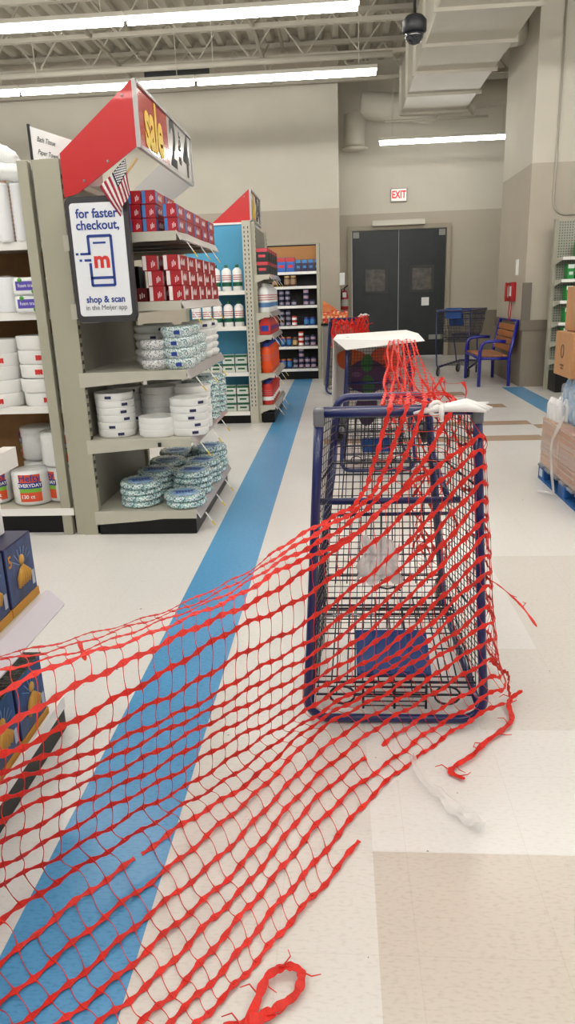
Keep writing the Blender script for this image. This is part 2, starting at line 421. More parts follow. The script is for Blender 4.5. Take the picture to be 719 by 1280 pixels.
# wall phone
t = thing('wall_phone', 'red wall phone with a hanging cord beside the bench', 'phone', (2.61, 11.4, 1.33))
phr = mat('phone_red', '#B01420', .3, coat=.4)
MB().box(-.07, 0, -.10, .10, -.14, .14).build('phone_body', phr, t, bevel=.015)
MB().tube([(-.10, .06, .13), (-.115, .06, .06), (-.115, .06, -.06), (-.10, .06, -.13)], [.03, .02, .02, .03], 8).build('handset', phr, t)
MB().box(-.075, -.068, -.08, .01, -.06, .08).build('keypad', whitep, t)
MB().tube([(-.05, .06, -.14), (-.06, .07, -.3), (-.06, .03, -.41), (-.06, -.03, -.42), (-.06, -.07, -.34), (-.05, -.06, -.14)], .008, 6).build('cord', phr, t)
tag(MB().box(2.58, 2.61, 11.22, 11.3, 1.56, 1.78).build('wall_switch_plate', whitep, bevel=.004), 'small white plate on the wall above the red phone', 'wall plate')
# fire extinguisher left of the doors
t = thing('fire_extinguisher', 'red fire extinguisher in a grey bracket left of the double doors', 'fire extinguisher', (.03, 15.9, 1.05))
MB().lathe([(.02, 0), (.075, .01), (.08, .05), (.08, .30), (.06, .37), (.03, .40)], 18).build('cylinder', phr, t, loc=(.09, 0, 0))
MB().lathe([(.083, .08), (.083, .22)], 18, cap=False).build('label_band', mat('band_grey', '#B9B7B0', .5), t, loc=(.09, 0, 0))
MB().tube([(.09, 0, .39), (.09, 0, .45), (.16, 0, .5)], .014, 6).tube([(.09, 0, .44), (.03, -.04, .42), (.02, -.06, .2)], .012, 6).build('valve_and_hose', rubber, t)
MB().box(.05, .13, -.09, -.078, .26, .36).build('tag', whitep, t)
tag(MB().box(.02, .12, 15.02, 15.08, 1.55, 1.78).build('wall_notice', whitep, bevel=.004), 'small white notice at the wall corner left of the double doors', 'notice')
# ================================================================== SHELVING
def shelf_lip(mb, x0, x1, y, z, h=.035, t=.012):
    mb.box(x0, x1, y-t, y, z-h, z+.004)
def slots(mb, x0, x1, y0, y1, z0, z1, step=.05):
    z = z0
    while z < z1: mb.box(x0, x1, y0, y1, z, z+.022); z += step

# --- endcap facing the aisle: back at X -1.52, shelves reach X -.87, Y 4.19..5.49
t = thing('endcap_shelving', 'tall putty grey endcap shelving with five shelves of paper tableware', 'shelving unit', (-1.55, 4.19, 0))
def endcap(t, L, depth, zs, base, hdr=True, back=None, lipm=None):
    MB().box(-.02, .02, .03, L-.03, .0, 2.13).build('back_panel', back or mat('panel_grey', '#8F8C80', .5, var=.04), t)
    for y in (0, L-.05):
        u = MB().mat(upr).box(-.06, .045, y, y+.05, 0, 2.15).mat(mat('slot_dark', '#2E2D2A', .6))
        slots(u, .0452, .047, y+.012, y+.022, .3, 2.1); slots(u, .0452, .047, y+.030, y+.040, .3, 2.1); u.build('upright', None, t)
    for i, (z, d) in enumerate(zs):
        s = MB().mat(steel_w)
        s.box(.02, d, .0, L, z-.028, z); 
        s.box(.021, d-.0005, -.0015, .003, z-.05, z-.0005).box(.021, d-.0005, L-.003, L+.0015, z-.05, z-.0005)
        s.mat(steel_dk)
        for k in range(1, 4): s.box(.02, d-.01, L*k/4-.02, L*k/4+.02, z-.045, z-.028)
        # side bracket (tapering)
        s.mat(steel_w)
        for y in (.0, L-.012): s.prism([(.02, z-.002), (.02, z-.085), (d*.55, z-.06), (d-.03, z-.03), (d-.03, z-.002)], y-.002, y+.012, 'y')
        o = s.build('shelf', None, t)
        MB().prism([(d, z+.006), (d+.028, z-.045), (d+.022, z-.05), (d-.004, z-.004)], .0, L, 'y').build('price_rail', lipm or mat('rail_clear', '#C9C2C0', .25, coat=.5), o)
        for k, yy in enumerate((.12, .55, .95)):
            g = MB().mat(whitep).prism([(d+.03, z-.05), (d+.034, z-.052), (d+.07, z-.105), (d+.066, z-.105)], yy, yy+.02, 'y').mat(yel).prism([(d+.066, z-.105), (d+.07, z-.105), (d+.09, z-.135), (d+.086, z-.135)], yy, yy+.02, 'y')
            g.build('price_flag', None, o)
    MB().box(.02, base, .0, L, .0, .118).build('kick_base', blackm, t, bevel=.008)
endcap(t, 1.30, .67, [(z, .66) for z in (.15, .60, 1.0, 1.39, 1.76)], .655)

def header(t, L, slope_only=False):
    # band that rises from the upright top to the sign face
    outer = [(.06, 2.17), (.48, 2.50), (.49, 2.50), (.49, 2.19), (.14, 1.97), (.06, 1.95)]
    for y0_, y1_ in ((-.012, 0), (L+.008, L+.012)): MB().prism(outer, y0_, y1_, 'y').build('side_panel', redm, t)
    MB().prism([(.058, 2.172), (.48, 2.50), (.486, 2.186), (.14, 1.962), (.058, 1.942)], L-.006, L+.008, 'y').build('inner_lining', mat('lining_grey', '#B9B9B8', .5), t)
    MB().box(.06, .09, 0, L-.006, 2.02, 2.05).box(.47, .485, 0, L-.006, 2.46, 2.48).build('cross_rail', steel_w, t)
    b = MB()
    for z in (2.18, 2.49): b.box(.485, .507, -.012, L+.012, z, z+.018)
    for y in (-.014, L-.004): b.box(.485, .507, y, y+.018, 2.18, 2.508)
    b.build('sign_frame', mat('alu_frame', '#A5A3A0', .35, metal=.6), t)
    s = MB().box(.488, .497, 0, L*.5, 2.198, 2.49).build('sale_card', mat('card_red', '#D21A1E', .12, coat=.8), t)
    text('sale_lettering', 'sale', .36, yel, frame((.5, L*.25, 2.335), (0, 1, 0), (0, 0, 1)), s, sx=.8*L/1.46, bold=.012)
    c = MB().box(.488, .497, L*.5, L, 2.198, 2.49).build('price_card', mat('card_white', '#E9E7E4', .15, coat=.8), t)
    text('price_digit', '2', .38, blk, frame((.499, L*.60, 2.34), (0, 1, 0), (0, 0, 1)), c, bold=.008)
    text('price_slash', '$ for', .1, blk, frame((.499, L*.74, 2.36), (0, 0, 1), (0, -1, 0)), c, bold=.002)
    text('price_digit', '4', .38, blk, frame((.499, L*.88, 2.34), (0, 1, 0), (0, 0, 1)), c, bold=.008)
    for p in ((.43, 2.43), (.32, 2.12), (.18, 2.03)):
        MB().lathe([(.008, 0), (.006, .004)], 8, T=frame((p[0], -.012, p[1]), (1, 0, 0), (0, 0, 1)) ).build('screw', chrome, t)
header(t, 1.46)

# app sign on the endcap's near side
t = thing('checkout_sign', 'white tablet shaped sign with dark frame reading for faster checkout', 'sign', (-1.29, 4.10, 1.615))
T0 = Matrix.Rotation(.02, 4, 'Y')
def rrect(w, h, r, n=6):
    pts = []
    for cx, cz, a0 in ((w-r, h-r, 0), (-w+r, h-r, PI/2), (-w+r, -h+r, PI), (w-r, -h+r, 1.5*PI)):
        for k in range(n+1): a = a0+PI/2*k/n; pts.append((cx+r*math.cos(a), cz+r*math.sin(a)))
    return pts
MB().prism(rrect(.17, .325, .035), -.02, .02, 'y').build('frame', mat('sign_charcoal', '#39373A', .35), t)
MB().prism(rrect(.146, .292, .02), -.024, -.015, 'y').build('face', mat('sign_face', '#ECEEF2', .3), t)
Y_ = -.0255
def ft(x, z): return frame((x, Y_, z), (1, 0, 0), (0, 0, 1))
text('headline', 'for faster', .066, navy, ft(0, .237), t, bold=.0014, sx=.92); text('headline', 'checkout,', .066, navy, ft(0, .178), t, bold=.0014, sx=.92)
text('slogan', 'shop & scan', .049, navy, ft(0.005, -.205), t, bold=.0012, sx=.92); text('slogan', 'in the Meijer app', .037, greyp, ft(.005, -.248), t, sx=.92)
text('logo_letter', 'm', .12, redp, ft(.005, .0), t, bold=.004)
ic = MB()
def seg(x0, z0, x1, z1, r=.007):
    ic.box(min(x0, x1)-r, max(x0, x1)+r, Y_-.001, Y_+.001, min(z0, z1)-r, max(z0, z1)+r)
seg(-.055, .125, .06, .125); seg(.066, .12, .066, -.125); seg(.06, -.13, -.055, -.13); seg(-.06, .12, -.06, .04); seg(-.06, -.02, -.06, -.125)
seg(-.06, -.09, .06, -.09); seg(-.03, .09, .03, .09, .005); seg(-.105, .035, -.06, .035, .006); seg(-.085, .002, -.06, .002, .006)
seg(-.13, .035, -.128, .035, .006); seg(-.113, .002, -.111, .002, .006)
ic.build('phone_icon', navy, t)
MB().box(-.16, -.06, .02, .09, -.33, -.30).box(-.16, -.06, .02, .09, .2, .23).build('bracket', mat('clear_bracket', '#A5A8A8', .2), t)

# small flag on a stick
t = thing('small_flag', 'small American flag on a stick leaning over the checkout sign', 'flag', (-1.13, 4.07, 1.80))
MB().tube([(.09, .0, .31), (-.26, .035, -.06)], .006, 8).build('stick', mat('stick_wood', '#C9A36A', .5), t)
FC = [Vector(v) for v in ((.03, 0, .31), (-.12, 0, .18), (-.03, 0, .03), (.04, 0, .15))]
def flagP(u, v):   # u 0..1 down the stick (across the stripes), v 0..1 along the hanging length
    p = FC[0].lerp(FC[1], u).lerp(FC[3].lerp(FC[2], u), v); p.y = -.012-.014*math.sin(u*8+v*3)*(.3+v); return p
mred = mat('flag_red', '#9E1B32', .7); mwh = mat('flag_white', '#E8E4E2', .7); mbl = mat('flag_blue', '#1F2440', .7)
ws = {mred: MB(), mwh: MB(), mbl: MB()}
n1, n2 = 13, 14
for i in range(n1):
    for j in range(n2):
        u0, u1, v0, v1 = i/n1, (i+1)/n1, j/n2, (j+1)/n2
        m = mbl if (i < 7 and j < 6) else (mred if i % 2 == 0 else mwh)
        ws[m].smooth = True
        ws[m].add([flagP(u0, v0), flagP(u1, v0), flagP(u1, v1), flagP(u0, v1)], [(0, 1, 2, 3)])
ws[mred].build('red_stripes', mred, t, solid=.001); ws[mwh].build('white_stripes', mwh, t, solid=.001); ws[mbl].build('star_field', mbl, t, solid=.001)
st = MB()
for i in range(9):
    for j in range(6 if i % 2 == 0 else 5):
        u = (i+.7)/18.5*.98; v = (j+.55+(i % 2)*.5)/14.6
        p = flagP(u, v)+Vector((0, -.0022, 0)); r = .0058
        vs = []
        for k in range(10):
            a = PI/2+k*PI/5; q = r if k % 2 == 0 else r*.45; vs.append((p.x+q*math.cos(a), p.y, p.z+q*math.sin(a)))
        st.add(vs, [list(range(10))])
st.build('stars', mwh, t)

# --- gondola run behind/left (faces the camera)
def gondola(name, label, x0, x1, yf, zs, backm, baseh=.145, kick=.10, d=.55, top=2.15, lip=steel_white, upright_right=True, deck=.5, yb=None):
    yb = yb or yf+d
    t = thing(name, label, 'shelving unit', (x0, yf, 0))
    L = x1-x0; D = yb-yf
    MB().box(0, L, D-.02, D, .1, top).build('back_panel', backm, t)
    for x in ([L-.0] if upright_right else [])+[-.04]:
        MB().box(x, x+.04, D-.06, D+.0, 0, top).build('upright', upr, t)
    for z, dd in zs:
        s = MB().box(0.003, L-.003, D-dd, D-.02, z-.025, z).build('shelf', steel_w, t)
        MB().box(0.003, L-.003, D-dd-.012, D-dd, z-.04, z+.004).build('front_edge', lip, s)
    MB().box(0.003, L-.003, .05, D-.02, 0, kick+.03).build('kick_base', blackm, t)
    return t
t = gondola('gondola_shelving', 'long shelving unit of foam plates and cups left of the endcap', -3.9, -1.66, 4.2,
            [(.17, .62), (.80, .55), (1.35, .55), (1.74, .52)], brownb, d=.62, kick=.12)
tg = t
MB().box(2.24, 2.30, .0, .62, 0, 2.15).build('end_panel', upr, t)
MB().box(2.155, 2.215, -.004, .05, 0, 2.15).build('front_upright', upr, t, bevel=.004)
# paper divider sign
t = thing('aisle_marker_sign', 'white hanging aisle marker reading Bath Tissue and Paper Towel', 'sign', (-1.665, 4.25, 2.125))
MB().add([(0, 0, -.1), (.34, .12, -.1), (.34, .12, .09), (0, 0, .20)], [(0, 1, 2, 3)]).build('panel', whitep, t, solid=.004)
MB().box(-.012, .0, -.01, .01, -.1, .21).build('edge', blk, t)
text('lettering', 'Bath Tissue', .036, blk, frame((.075, .022, .125), (1, .35, -.28), (0, 0, 1)), t, sx=.58)
text('lettering', 'Paper Towel', .036, blk, frame((.078, .023, .06), (1, .35, -.28), (0, 0, 1)), t, sx=.58)

# ================================================================== PRODUCTS
def foilbox(name, label, cat, w, d, h, body, panel, panel_side, print_m, lab=True):
    t = thing(name, label, cat)
    MB().box(-w/2, w/2, -d/2, d/2, 0, h).build('carton', body, t, bevel=.002, seg=1)
    p = MB()
    p.mat(panel); a = w*.5
    p.box(-w/2+.003, -w/2+a*.55, -d/2-.0012, -d/2, .003, h-.003)           # end face panel
    p.box(w/2, w/2+.0012, -d/2+.01, -d/2+.05, .004, h-.004)
    p.mat(print_m)
    for k, (a0, a1) in enumerate(((.15, .36), (.42, .62), (.66, .86))):     # brush-stroke lettering on the end face
        p.box(w*(.10+.1*k), w*(.145+.1*k), -d/2-.0018, -d/2, h*(.2+.06*k), h*(.55+.1*(k % 2)))
    q = -d*.22
    for k in range(6): p.box(w/2, w/2+.0016, q+k*.017, q+k*.017+.007, h*(.38-.06*(k % 2)), h*(.62+.08*(k % 3)))
    p.build('printed_panel', None, t)
    return t
def stack_grid(proto, cells, label, group, first=[True]):
    """cells: list of (x, y, z, rz, text)"""
    for i, (x, y, z, rz, txt) in enumerate(cells):
        if i == 0:
            proto.location = (x, y, z); proto.rotation_euler = (0, 0, rz); proto['label'] = txt; proto['group'] = group
        else: dup(proto, (x, y, z), rz, txt, group)
random.seed(11)
foil_red = mat('foil_red', '#A81522', .35, var=.12, vscale=30); foil_blue = mat('foil_blue', '#3C7CC0', .4); prw = mat('print_white', '#EDE3E3', .4)
b = foilbox('foil_box', '', 'box', .076, .245, .07, foil_red, foil_blue, None, prw)
cells = []; cols = [-1.205, -1.12, -1.035, -.925]
for ci, x in enumerate(cols):
    ny = 5 if ci == 3 else 2 if ci < 3 else 1
    for yi in range(ny):
        for k in range(2 if ci == 3 else 3):
            cells.append((x+random.uniform(-.003, .003), 4.33+yi*.252, 1.7605+k*.0715, random.uniform(-.03, .03),
                          'red and blue foil box, %s, %s column from left, %s row back' % (lvl(k, 2 if ci == 3 else 3), ORD[ci], ORD[yi])))
stack_grid(b, cells, '', 'red and blue boxes on the top endcap shelf')
wrap_red = mat('bag_box_red', '#A8121E', .4, var=.1, vscale=30); dkred = mat('bag_box_maroon', '#6E1A22', .4)
b = foilbox('wrap_box', '', 'box', .085, .24, .082, wrap_red, prw, None, prw)
cells = []
for ci, x in enumerate((-1.03, -.925)):
    for yi in range(5 if ci else 2):
        for k in range(3):
            cells.append((x-(.02 if k == 2 and ci == 0 else 0)-.006*k, 4.34+yi*.25, 1.3905+k*.083, random.uniform(-.04, .04),
                          'red wrap box on fourth shelf, %s, %s column, %s row back' % (lvl(k, 3), 'inner' if ci == 0 else 'outer', ORD[yi])))
stack_grid(b, cells, '', 'red boxes on the fourth endcap shelf')
b = foilbox('maroon_wrap_box', 'dark maroon box lying low at the back of the fourth shelf', 'box', .12, .24, .075, dkred, dkred, None, prw); b.location = (-1.16, 4.40, 1.3905)
c = dup(b, (-1.30, 4.42, 1.3905), .05, 'dark maroon box against the backboard behind the checkout sign')
bb = foilbox('black_carton', 'black carton standing at the back of the fourth shelf, nearer', 'box', .16, .2, .22, mat('carton_black', '#1B1B20', .4), mat('carton_navy', '#1E2768', .4), None, greyp); bb.location = (-1.40, 4.62, 1.3905)
dup(bb, (-1.38, 4.95, 1.3905), .03, 'black carton standing at the back of the fourth shelf, farther')
dup(bb, (-1.12, 5.20, 1.3905), .0, 'black carton behind the maroon boxes on the fourth shelf')

# stacks of patterned bowls: a pack is a tapered, film wrapped bundle
teal = mottle('bowl_print', ['#DCE7E4', '#A6C6BE', '#F0F2F0', '#86AEAA', '#CBDAE2', '#F2F3F2', '#5F8088'], 170)
grey_pr = mottle('grey_bowl_print', ['#E8E8E6', '#B5B5B4', '#F1F1F0', '#8B8D92', '#D8DADC'], 190)
teal2 = mottle('plate_print', ['#D5E4DF', '#8DB8B2', '#EFF3F1', '#74A0A6', '#B6D2DE', '#EFF2F2', '#5A7080', '#9CCBC2'], 130, rough=.2, bump=.5)
def bowl_pack(name, label, r, h, m, logo=None, flat=False, cat='pack of bowls', drum=False):
    t = thing(name, label, cat)
    pr = [(.0, .0), (r*.78, .0), (r*.86, h*.12), (r*.97, h*.45), (r, h*.62), (r*.99, h*.8), (r*.93, h*.97), (r*.5, h*.985), (0, h*.96)]
    if drum: pr = [(0, 0), (r*.93, 0), (r*.95, h*.03), (r*.982, h*.14), (r*.99, h*.5), (r, h*.9), (r*.995, h*.98), (r*.95, h*1.0), (r*.9, h*.93), (r*.8, h*.5), (0, h*.45)]
    if flat: pr = [(0, 0), (r*.9, 0), (r*.98, h*.15), (r, h*.4), (r, h*.65), (r*.96, h*.9), (r*.85, h), (r*.6, h*.93), (0, h*.9)]
    MB().lathe(pr, 28, cap=False).build('wrapped_stack', m, t)
    if logo:
        g = MB(); 
        a0 = -PI/2+logo[1]
        for k in range(5):
            a = a0+k*.055; rr = r*.985
            P = Matrix.Rotation(a, 4, 'Z') @ Matrix.Translation((rr, 0, h*.5))
            g.box(-.004, .0035, -.006, .006, -h*(.13 if k % 2 else .2), h*(.12 if k % 2 else .16), T=P)
        g.build('printed_logo', logo[0], t)
    return t
navyp = mat('logo_navy', '#2A2F55', .5)
def stack(proto, x, y, z, n, h, label, group, first=False, jit=.004):
    for k in range(n):
        lab = '%s, %s' % (label, lvl(k, n)) if n > 1 else label
        px, py, rz = x+random.uniform(-jit, jit), y+random.uniform(-jit, jit), random.uniform(-.5, .5)
        if first and k == 0:
            proto.location = (px, py, z); proto.rotation_euler = (0, 0, 0); proto['label'] = lab; proto['group'] = group
        else: dup(proto, (px, py, z+k*h), rz if k else 0, lab, group)
# third shelf (z 1.0)
G3 = 'bowl packs on the middle endcap shelf'
gb = bowl_pack('bowl_pack', '', .088, .058, grey_pr); tb = bowl_pack('bowl_pack', '', .098, .062, teal, (navy, .0)); wb = bowl_pack('bowl_pack', '', .105, .05, whitef, (navyp, .3))
stack(gb, -1.10, 4.34, 1.001, 3, .0575, 'grey speckled bowl pack in the left middle-shelf stack', G3, True)
stack(tb, -.955, 4.34, 1.001, 4, .061, 'teal patterned bowl pack at middle shelf front corner', G3, True)
stack(tb, -.96, 4.57, 1.001, 4, .061, 'teal patterned bowl pack second from corner', G3)
stack(tb, -.97, 4.80, 1.001, 3, .061, 'teal patterned bowl pack third from corner', G3)
stack(wb, -.975, 5.05, 1.001, 5, .049, 'white bowl pack toward far end of middle shelf', G3, True)
stack(wb, -.975, 5.30, 1.001, 5, .049, 'white bowl pack at far end of middle shelf', G3)
stack(wb, -1.20, 4.66, 1.001, 5, .049, 'white bowl pack behind the teal bowls', G3)
stack(wb, -1.22, 4.95, 1.001, 5, .049, 'white bowl pack deep on the middle shelf', G3)
# second shelf (z .60)
G2 = 'white paper plate packs on the second endcap shelf'
w2 = bowl_pack('plate_pack', '', .118, .046, whitef, (navyp, .35), cat='pack of plates', drum=True); w3 = bowl_pack('plate_pack', '', .118, .046, whitef, None, cat='pack of plates', drum=True)
stack(w2, -1.385, 4.36, .601, 6, .0445, 'white plate pack in big left stack, second shelf', G2, True)
stack(w3, -1.12, 4.335, .601, 3, .036, 'white plate pack in low stack between taller ones', G2, True)
stack(w2, -.925, 4.36, .601, 5, .0445, 'white plate pack in front corner stack, second shelf', G2)
stack(w3, -.945, 4.60, .601, 6, .0445, 'white plate pack behind the corner stack', G2)
stack(w3, -1.17, 4.62, .601, 6, .0445, 'white plate pack behind the low stack', G2)
stack(w2, -1.40, 4.66, .601, 6, .0445, 'white plate pack behind the big left stack', G2)
stack(w3, -1.2, 4.9, .601, 6, .0445, 'white plate pack deep on second shelf', G2)
tp = bowl_pack('patterned_plate_pack', '', .125, .040, teal2, (navy, .0), flat=True, cat='pack of plates')
stack(tp, -.95, 4.92, .601, 7, .038, 'teal plate pack on second shelf, nearer far stack', 'teal plates on the second endcap shelf', True)
stack(tp, -.95, 5.24, .601, 7, .038, 'teal plate pack on second shelf, farthest stack', 'teal plates on the second endcap shelf')
stack(tp, -1.25, 5.2, .601, 6, .038, 'teal plate pack deep at far end, second shelf', 'teal plates on the second endcap shelf')
# base shelf (z .15): oval plate packs with a blue oval label on top
G1 = 'teal oval plate packs on the bottom endcap shelf'
def oval_pack():
    t = thing('oval_plate_pack', '', 'pack of plates')
    h = .04
    MB().lathe([(0, 0), (.11, 0), (.128, .008), (.132, .018), (.128, .03), (.118, h), (.1, h*.9), (0, h*.88)], 32, cap=False, sx=1.0, sy=1.12).build('wrapped_stack', teal2, t)
    MB().lathe([(0, h*.9), (.085, h*.92), (.082, h*.96), (0, h*.97)], 28, cap=False, sy=1.1).build('film_window', mat('label_pale_blue', '#9DBFE0', .25, var=.2, vscale=25), t)
    g = MB()
    for k in range(6): g.box(-.055+k*.019, -.041+k*.019, -.02+.006*(k % 2), .02, h*.96, h*1.0)
    g.box(-.07, .07, .028, .036, h*.95, h*.985).box(-.07, .07, -.038, -.031, h*.95, h*.985)
    g.build('printed_logo', navy, t)
    return t
op = oval_pack()
fst = True
for (x, y, n, lab) in ((-1.27, 4.37, 4, 'front left'), (-.985, 4.35, 2, 'front corner'), (-1.24, 4.67, 4, 'second row left'), (-.99, 4.64, 4, 'second row outer'),
                       (-1.24, 4.97, 4, 'third row left'), (-.98, 4.94, 4, 'third row outer'), (-1.24, 5.27, 4, 'back row left'), (-.98, 5.25, 5, 'back row outer')):
    stack(op, x, y, .151, n, .0395, 'teal oval plate pack in %s stack on bottom shelf' % lab, G1, fst, .008); fst = False
# discount tag under shelf
tag(MB().box(-1.09, -1.07, 4.172, 4.178, .555, .58).build('shelf_tag', blk), 'tiny black tag on the second endcap shelf edge', 'tag')

# --- left gondola products
def roll_pack():
    t = thing('plate_roll_pack', '', 'pack of plates')
    r, h = .125, .225
    MB().lathe([(.015, h+.004), (.05, h+.003), (.09, h-.002), (r*.97, h-.008), (r, h-.03), (r*1.0, .02), (.115, .004), (.06, 0)], 32, cap=True).build('wrapped_stack', wrapw, t)
    def band(name, z0, z1, m, a0, a1, rr):
        g = MB(); n = 10
        vs = []
        for k in range(n+1):
            a = a0+(a1-a0)*k/n; vs += [(rr*math.cos(a), rr*math.sin(a), z0), (rr*math.cos(a), rr*math.sin(a), z1)]
        g.smooth = True
        g.add(vs, [(2*k, 2*k+2, 2*k+3, 2*k+1) for k in range(n)]); return g.build(name, m, t)
    A, B = -PI/2-.30, -PI/2+.80
    band('orange_label', .03, .205, mat('label_orange', '#E2532A', .3), A, B, r+.001)
    band('blue_band', .115, .155, mat('label_blue', '#26358F', .3), A-.05, B+.05, r+.002)
    band('green_band', .09, .115, mat('label_green', '#7DB83A', .3), A, B, r+.0022)
    return t
rp = roll_pack()
def curved_text(parent, s, size, r, z, m, a_c, name):
    T = Matrix.Rotation(a_c+PI/2, 4, 'Z') @ frame((0, -r-.0035, z), (1, 0, 0), (0, 0, 1))
    o = text(name, s, size, m, T, parent, bold=.0006)
    for v in o.data.vertices:   # wrap onto the cylinder
        q = Matrix.Rotation(-(a_c+PI/2), 4, 'Z') @ v.co; a = -PI/2+q.x/r; rr = -q.y+.0
        w = Matrix.Rotation(a_c+PI/2, 4, 'Z') @ Vector((rr*math.cos(a), rr*math.sin(a), q.z)); v.co = w
    return o
curved_text(rp, 'Hefty', .06, .125, .182, navy, -PI/2+.25, 'brand_lettering')
curved_text(rp, 'EVERYDAY', .030, .125, .135, whitep, -PI/2+.25, 'name_lettering')
curved_text(rp, '130 ct', .034, .125, .062, whitep, -PI/2+.1, 'count_lettering')
GL = 'wrapped plate packs on the bottom left shelf'
rp.location = (-1.985, 4.38, .171); rp['label'] = 'shrink wrapped plate pack with orange blue label, left front'; rp['group'] = GL
dup(rp, (-1.80, 4.46, .171), -.95, 'plate pack standing against the shelf end, lower of two', GL)
dup(rp, (-1.80, 4.46, .171+.23), .9, 'plate pack standing against the shelf end, upper of two', GL)
dup(rp, (-2.27, 4.40, .171), .4, 'plate pack farthest left on the bottom shelf', GL)
dup(rp, (-2.02, 4.66, .171), .2, 'plate pack in the second row on bottom left shelf', GL)
dup(rp, (-2.02, 4.66, .171+.23), -1.6, 'plate pack on top in the second row, red and blue side', GL)
# foam bowls/plates second shelf
fp = bowl_pack('foam_plate_pack', '', .142, .083, mat('foam_smooth', '#ECEBE8', .45), (redp, .2), cat='pack of plates', drum=True)
GF = 'white foam plate packs with small red logos'
stack(fp, -1.812, 4.385, .801, 5, .084, 'white foam plate pack in the right stack', GF, True, .006)
stack(fp, -2.10, 4.37, .801, 5, .080, 'white foam plate pack in the second stack from upright', GF, False, .006)
stack(fp, -2.39, 4.37, .801, 5, .080, 'white foam plate pack in the third stack from upright', GF, False, .006)
# foam trays third shelf
def tray_pack():
    t = thing('foam_tray_pack', '', 'pack of trays')
    MB().box(-.085, .085, -.12, .12, 0, .098).build('wrapped_trays', wrapw, t, bevel=.02, seg=3)
    MB().box(-.062, .062, -.1225, -.119, .026, .076).build('purple_label', mat('label_purple', '#5B4BB0', .35), t, bevel=.001)
    text('lettering', 'foam tray', .028, whitep, frame((0, -.124, .052), (1, 0, 0), (0, 0, 1)), t, sx=.9)
    g = MB()
    for (x, z) in ((-.035, .082), (.04, .018)): g.lathe([(.013, 0), (.012, .003)], 12, T=frame((x, -.1225, z), (1, 0, 0), (0, 0, 1)))
    g.build('green_dot', mat('dot_green', '#4D9A3B', .4), t)
    return t
tpk = tray_pack(); GT = 'foam tray packs with purple labels'
tpk.location = (-1.79, 4.34, 1.351); tpk['label'] = 'foam tray pack with purple label, lower of the two'; tpk['group'] = GT
dup(tpk, (-1.79, 4.335, 1.45), .03, 'foam tray pack with purple label, upper of the two', GT)
def cup_sleeve(name, r, h):
    t = thing(name, '', 'sleeve of cups')
    pr = [(.0, 0), (r*.8, 0)]; n = 14
    for k in range(n): pr += [(r*.92, h*(k+.3)/n), (r, h*(k+.95)/n)]
    pr += [(r*.9, h*1.01), (0, h*1.0)]
    MB().lathe(pr, 20, cap=False).build('nested_cups', mat('cup_white', '#F1F1F1', .4), t)
    MB().lathe([(r*1.03, h*.02), (r*1.06, h*.5), (r*1.03, h*.97), (r*.7, h*1.03), (r*.2, h*1.07)], 16, cap=False).build('film_bag', mat('clear_film', (.95, .97, 1), .15, alpha=.25, bump=.8, bscale=30), t)
    return t
cs = cup_sleeve('bowl_sleeve', .075, .2); GS = 'sleeves of white bowls on the third left shelf'
for k, x in enumerate((-1.955, -2.11, -2.27)):
    if k == 0: cs.location = (x, 4.34, 1.351); cs['label'] = 'tall sleeve of white bowls beside the tray packs'; cs['group'] = GS
    else: dup(cs, (x, 4.34, 1.351), 0, 'tall sleeve of white bowls, %s from the tray packs' % ORD[k], GS)
cs = cup_sleeve('cup_sleeve', .042, .31); GC = 'sleeves of foam cups on the upper left shelf'
for k in range(7):
    x = -1.72-k*.089; y = 4.30 if k % 2 == 0 else 4.32
    lab = 'sleeve of white foam cups, %s from the shelf end' % ORD[k]
    if k == 0: cs.location = (x, y, 1.741); cs['label'] = lab; cs['group'] = GC
    else: dup(cs, (x, y, 1.741), 0, lab, GC)
tag(MB().box(-1.92, -1.72, 4.50, 4.72, 1.745, 2.02).build('brown_carton', cardb, bevel=.003), 'brown carton behind the foam cups on the upper left shelf', 'carton')
def bag_roll(label, loc, L, r, rot):
    t = thing('bagged_cup_sleeve', label, 'bag of cups', loc); t.rotation_euler = rot
    n = 9; pts = [(-L/2+L*k/n, 0, 0) for k in range(n+1)]; rr = [r*(.55 if k in (0, n) else .93+.07*math.sin(k*2.3)) for k in range(n+1)]
    MB().tube(pts, rr, 14).build('filled_bag', wrapw, t)
    MB().tube([(L/2, 0, 0), (L/2+.03, 0, .01), (L/2+.06, .01, .02)], [r*.5, r*.2, r*.35], 8).build('twisted_end', wrapw, t)
    return t
GB = 'bagged cup sleeves lying on top of the cups'
for lab, loc, L, r, rot in (('bagged white cup sleeve lying across the cups, longest', (-1.86, 4.30, 2.115), .34, .052, (0, .14, .1)),
                            ('shorter bagged cup sleeve under the long one', (-1.80, 4.42, 2.075), .20, .045, (0, .1, .5)),
                            ('bagged cup sleeve piled at the top left', (-1.90, 4.32, 2.225), .24, .05, (0, .5, .1)),
                            ('bagged cup sleeve lying farther left on the cups', (-2.2, 4.3, 2.12), .3, .055, (0, 0, .3))):
    bag_roll(lab, loc, L, r, rot)['group'] = GB

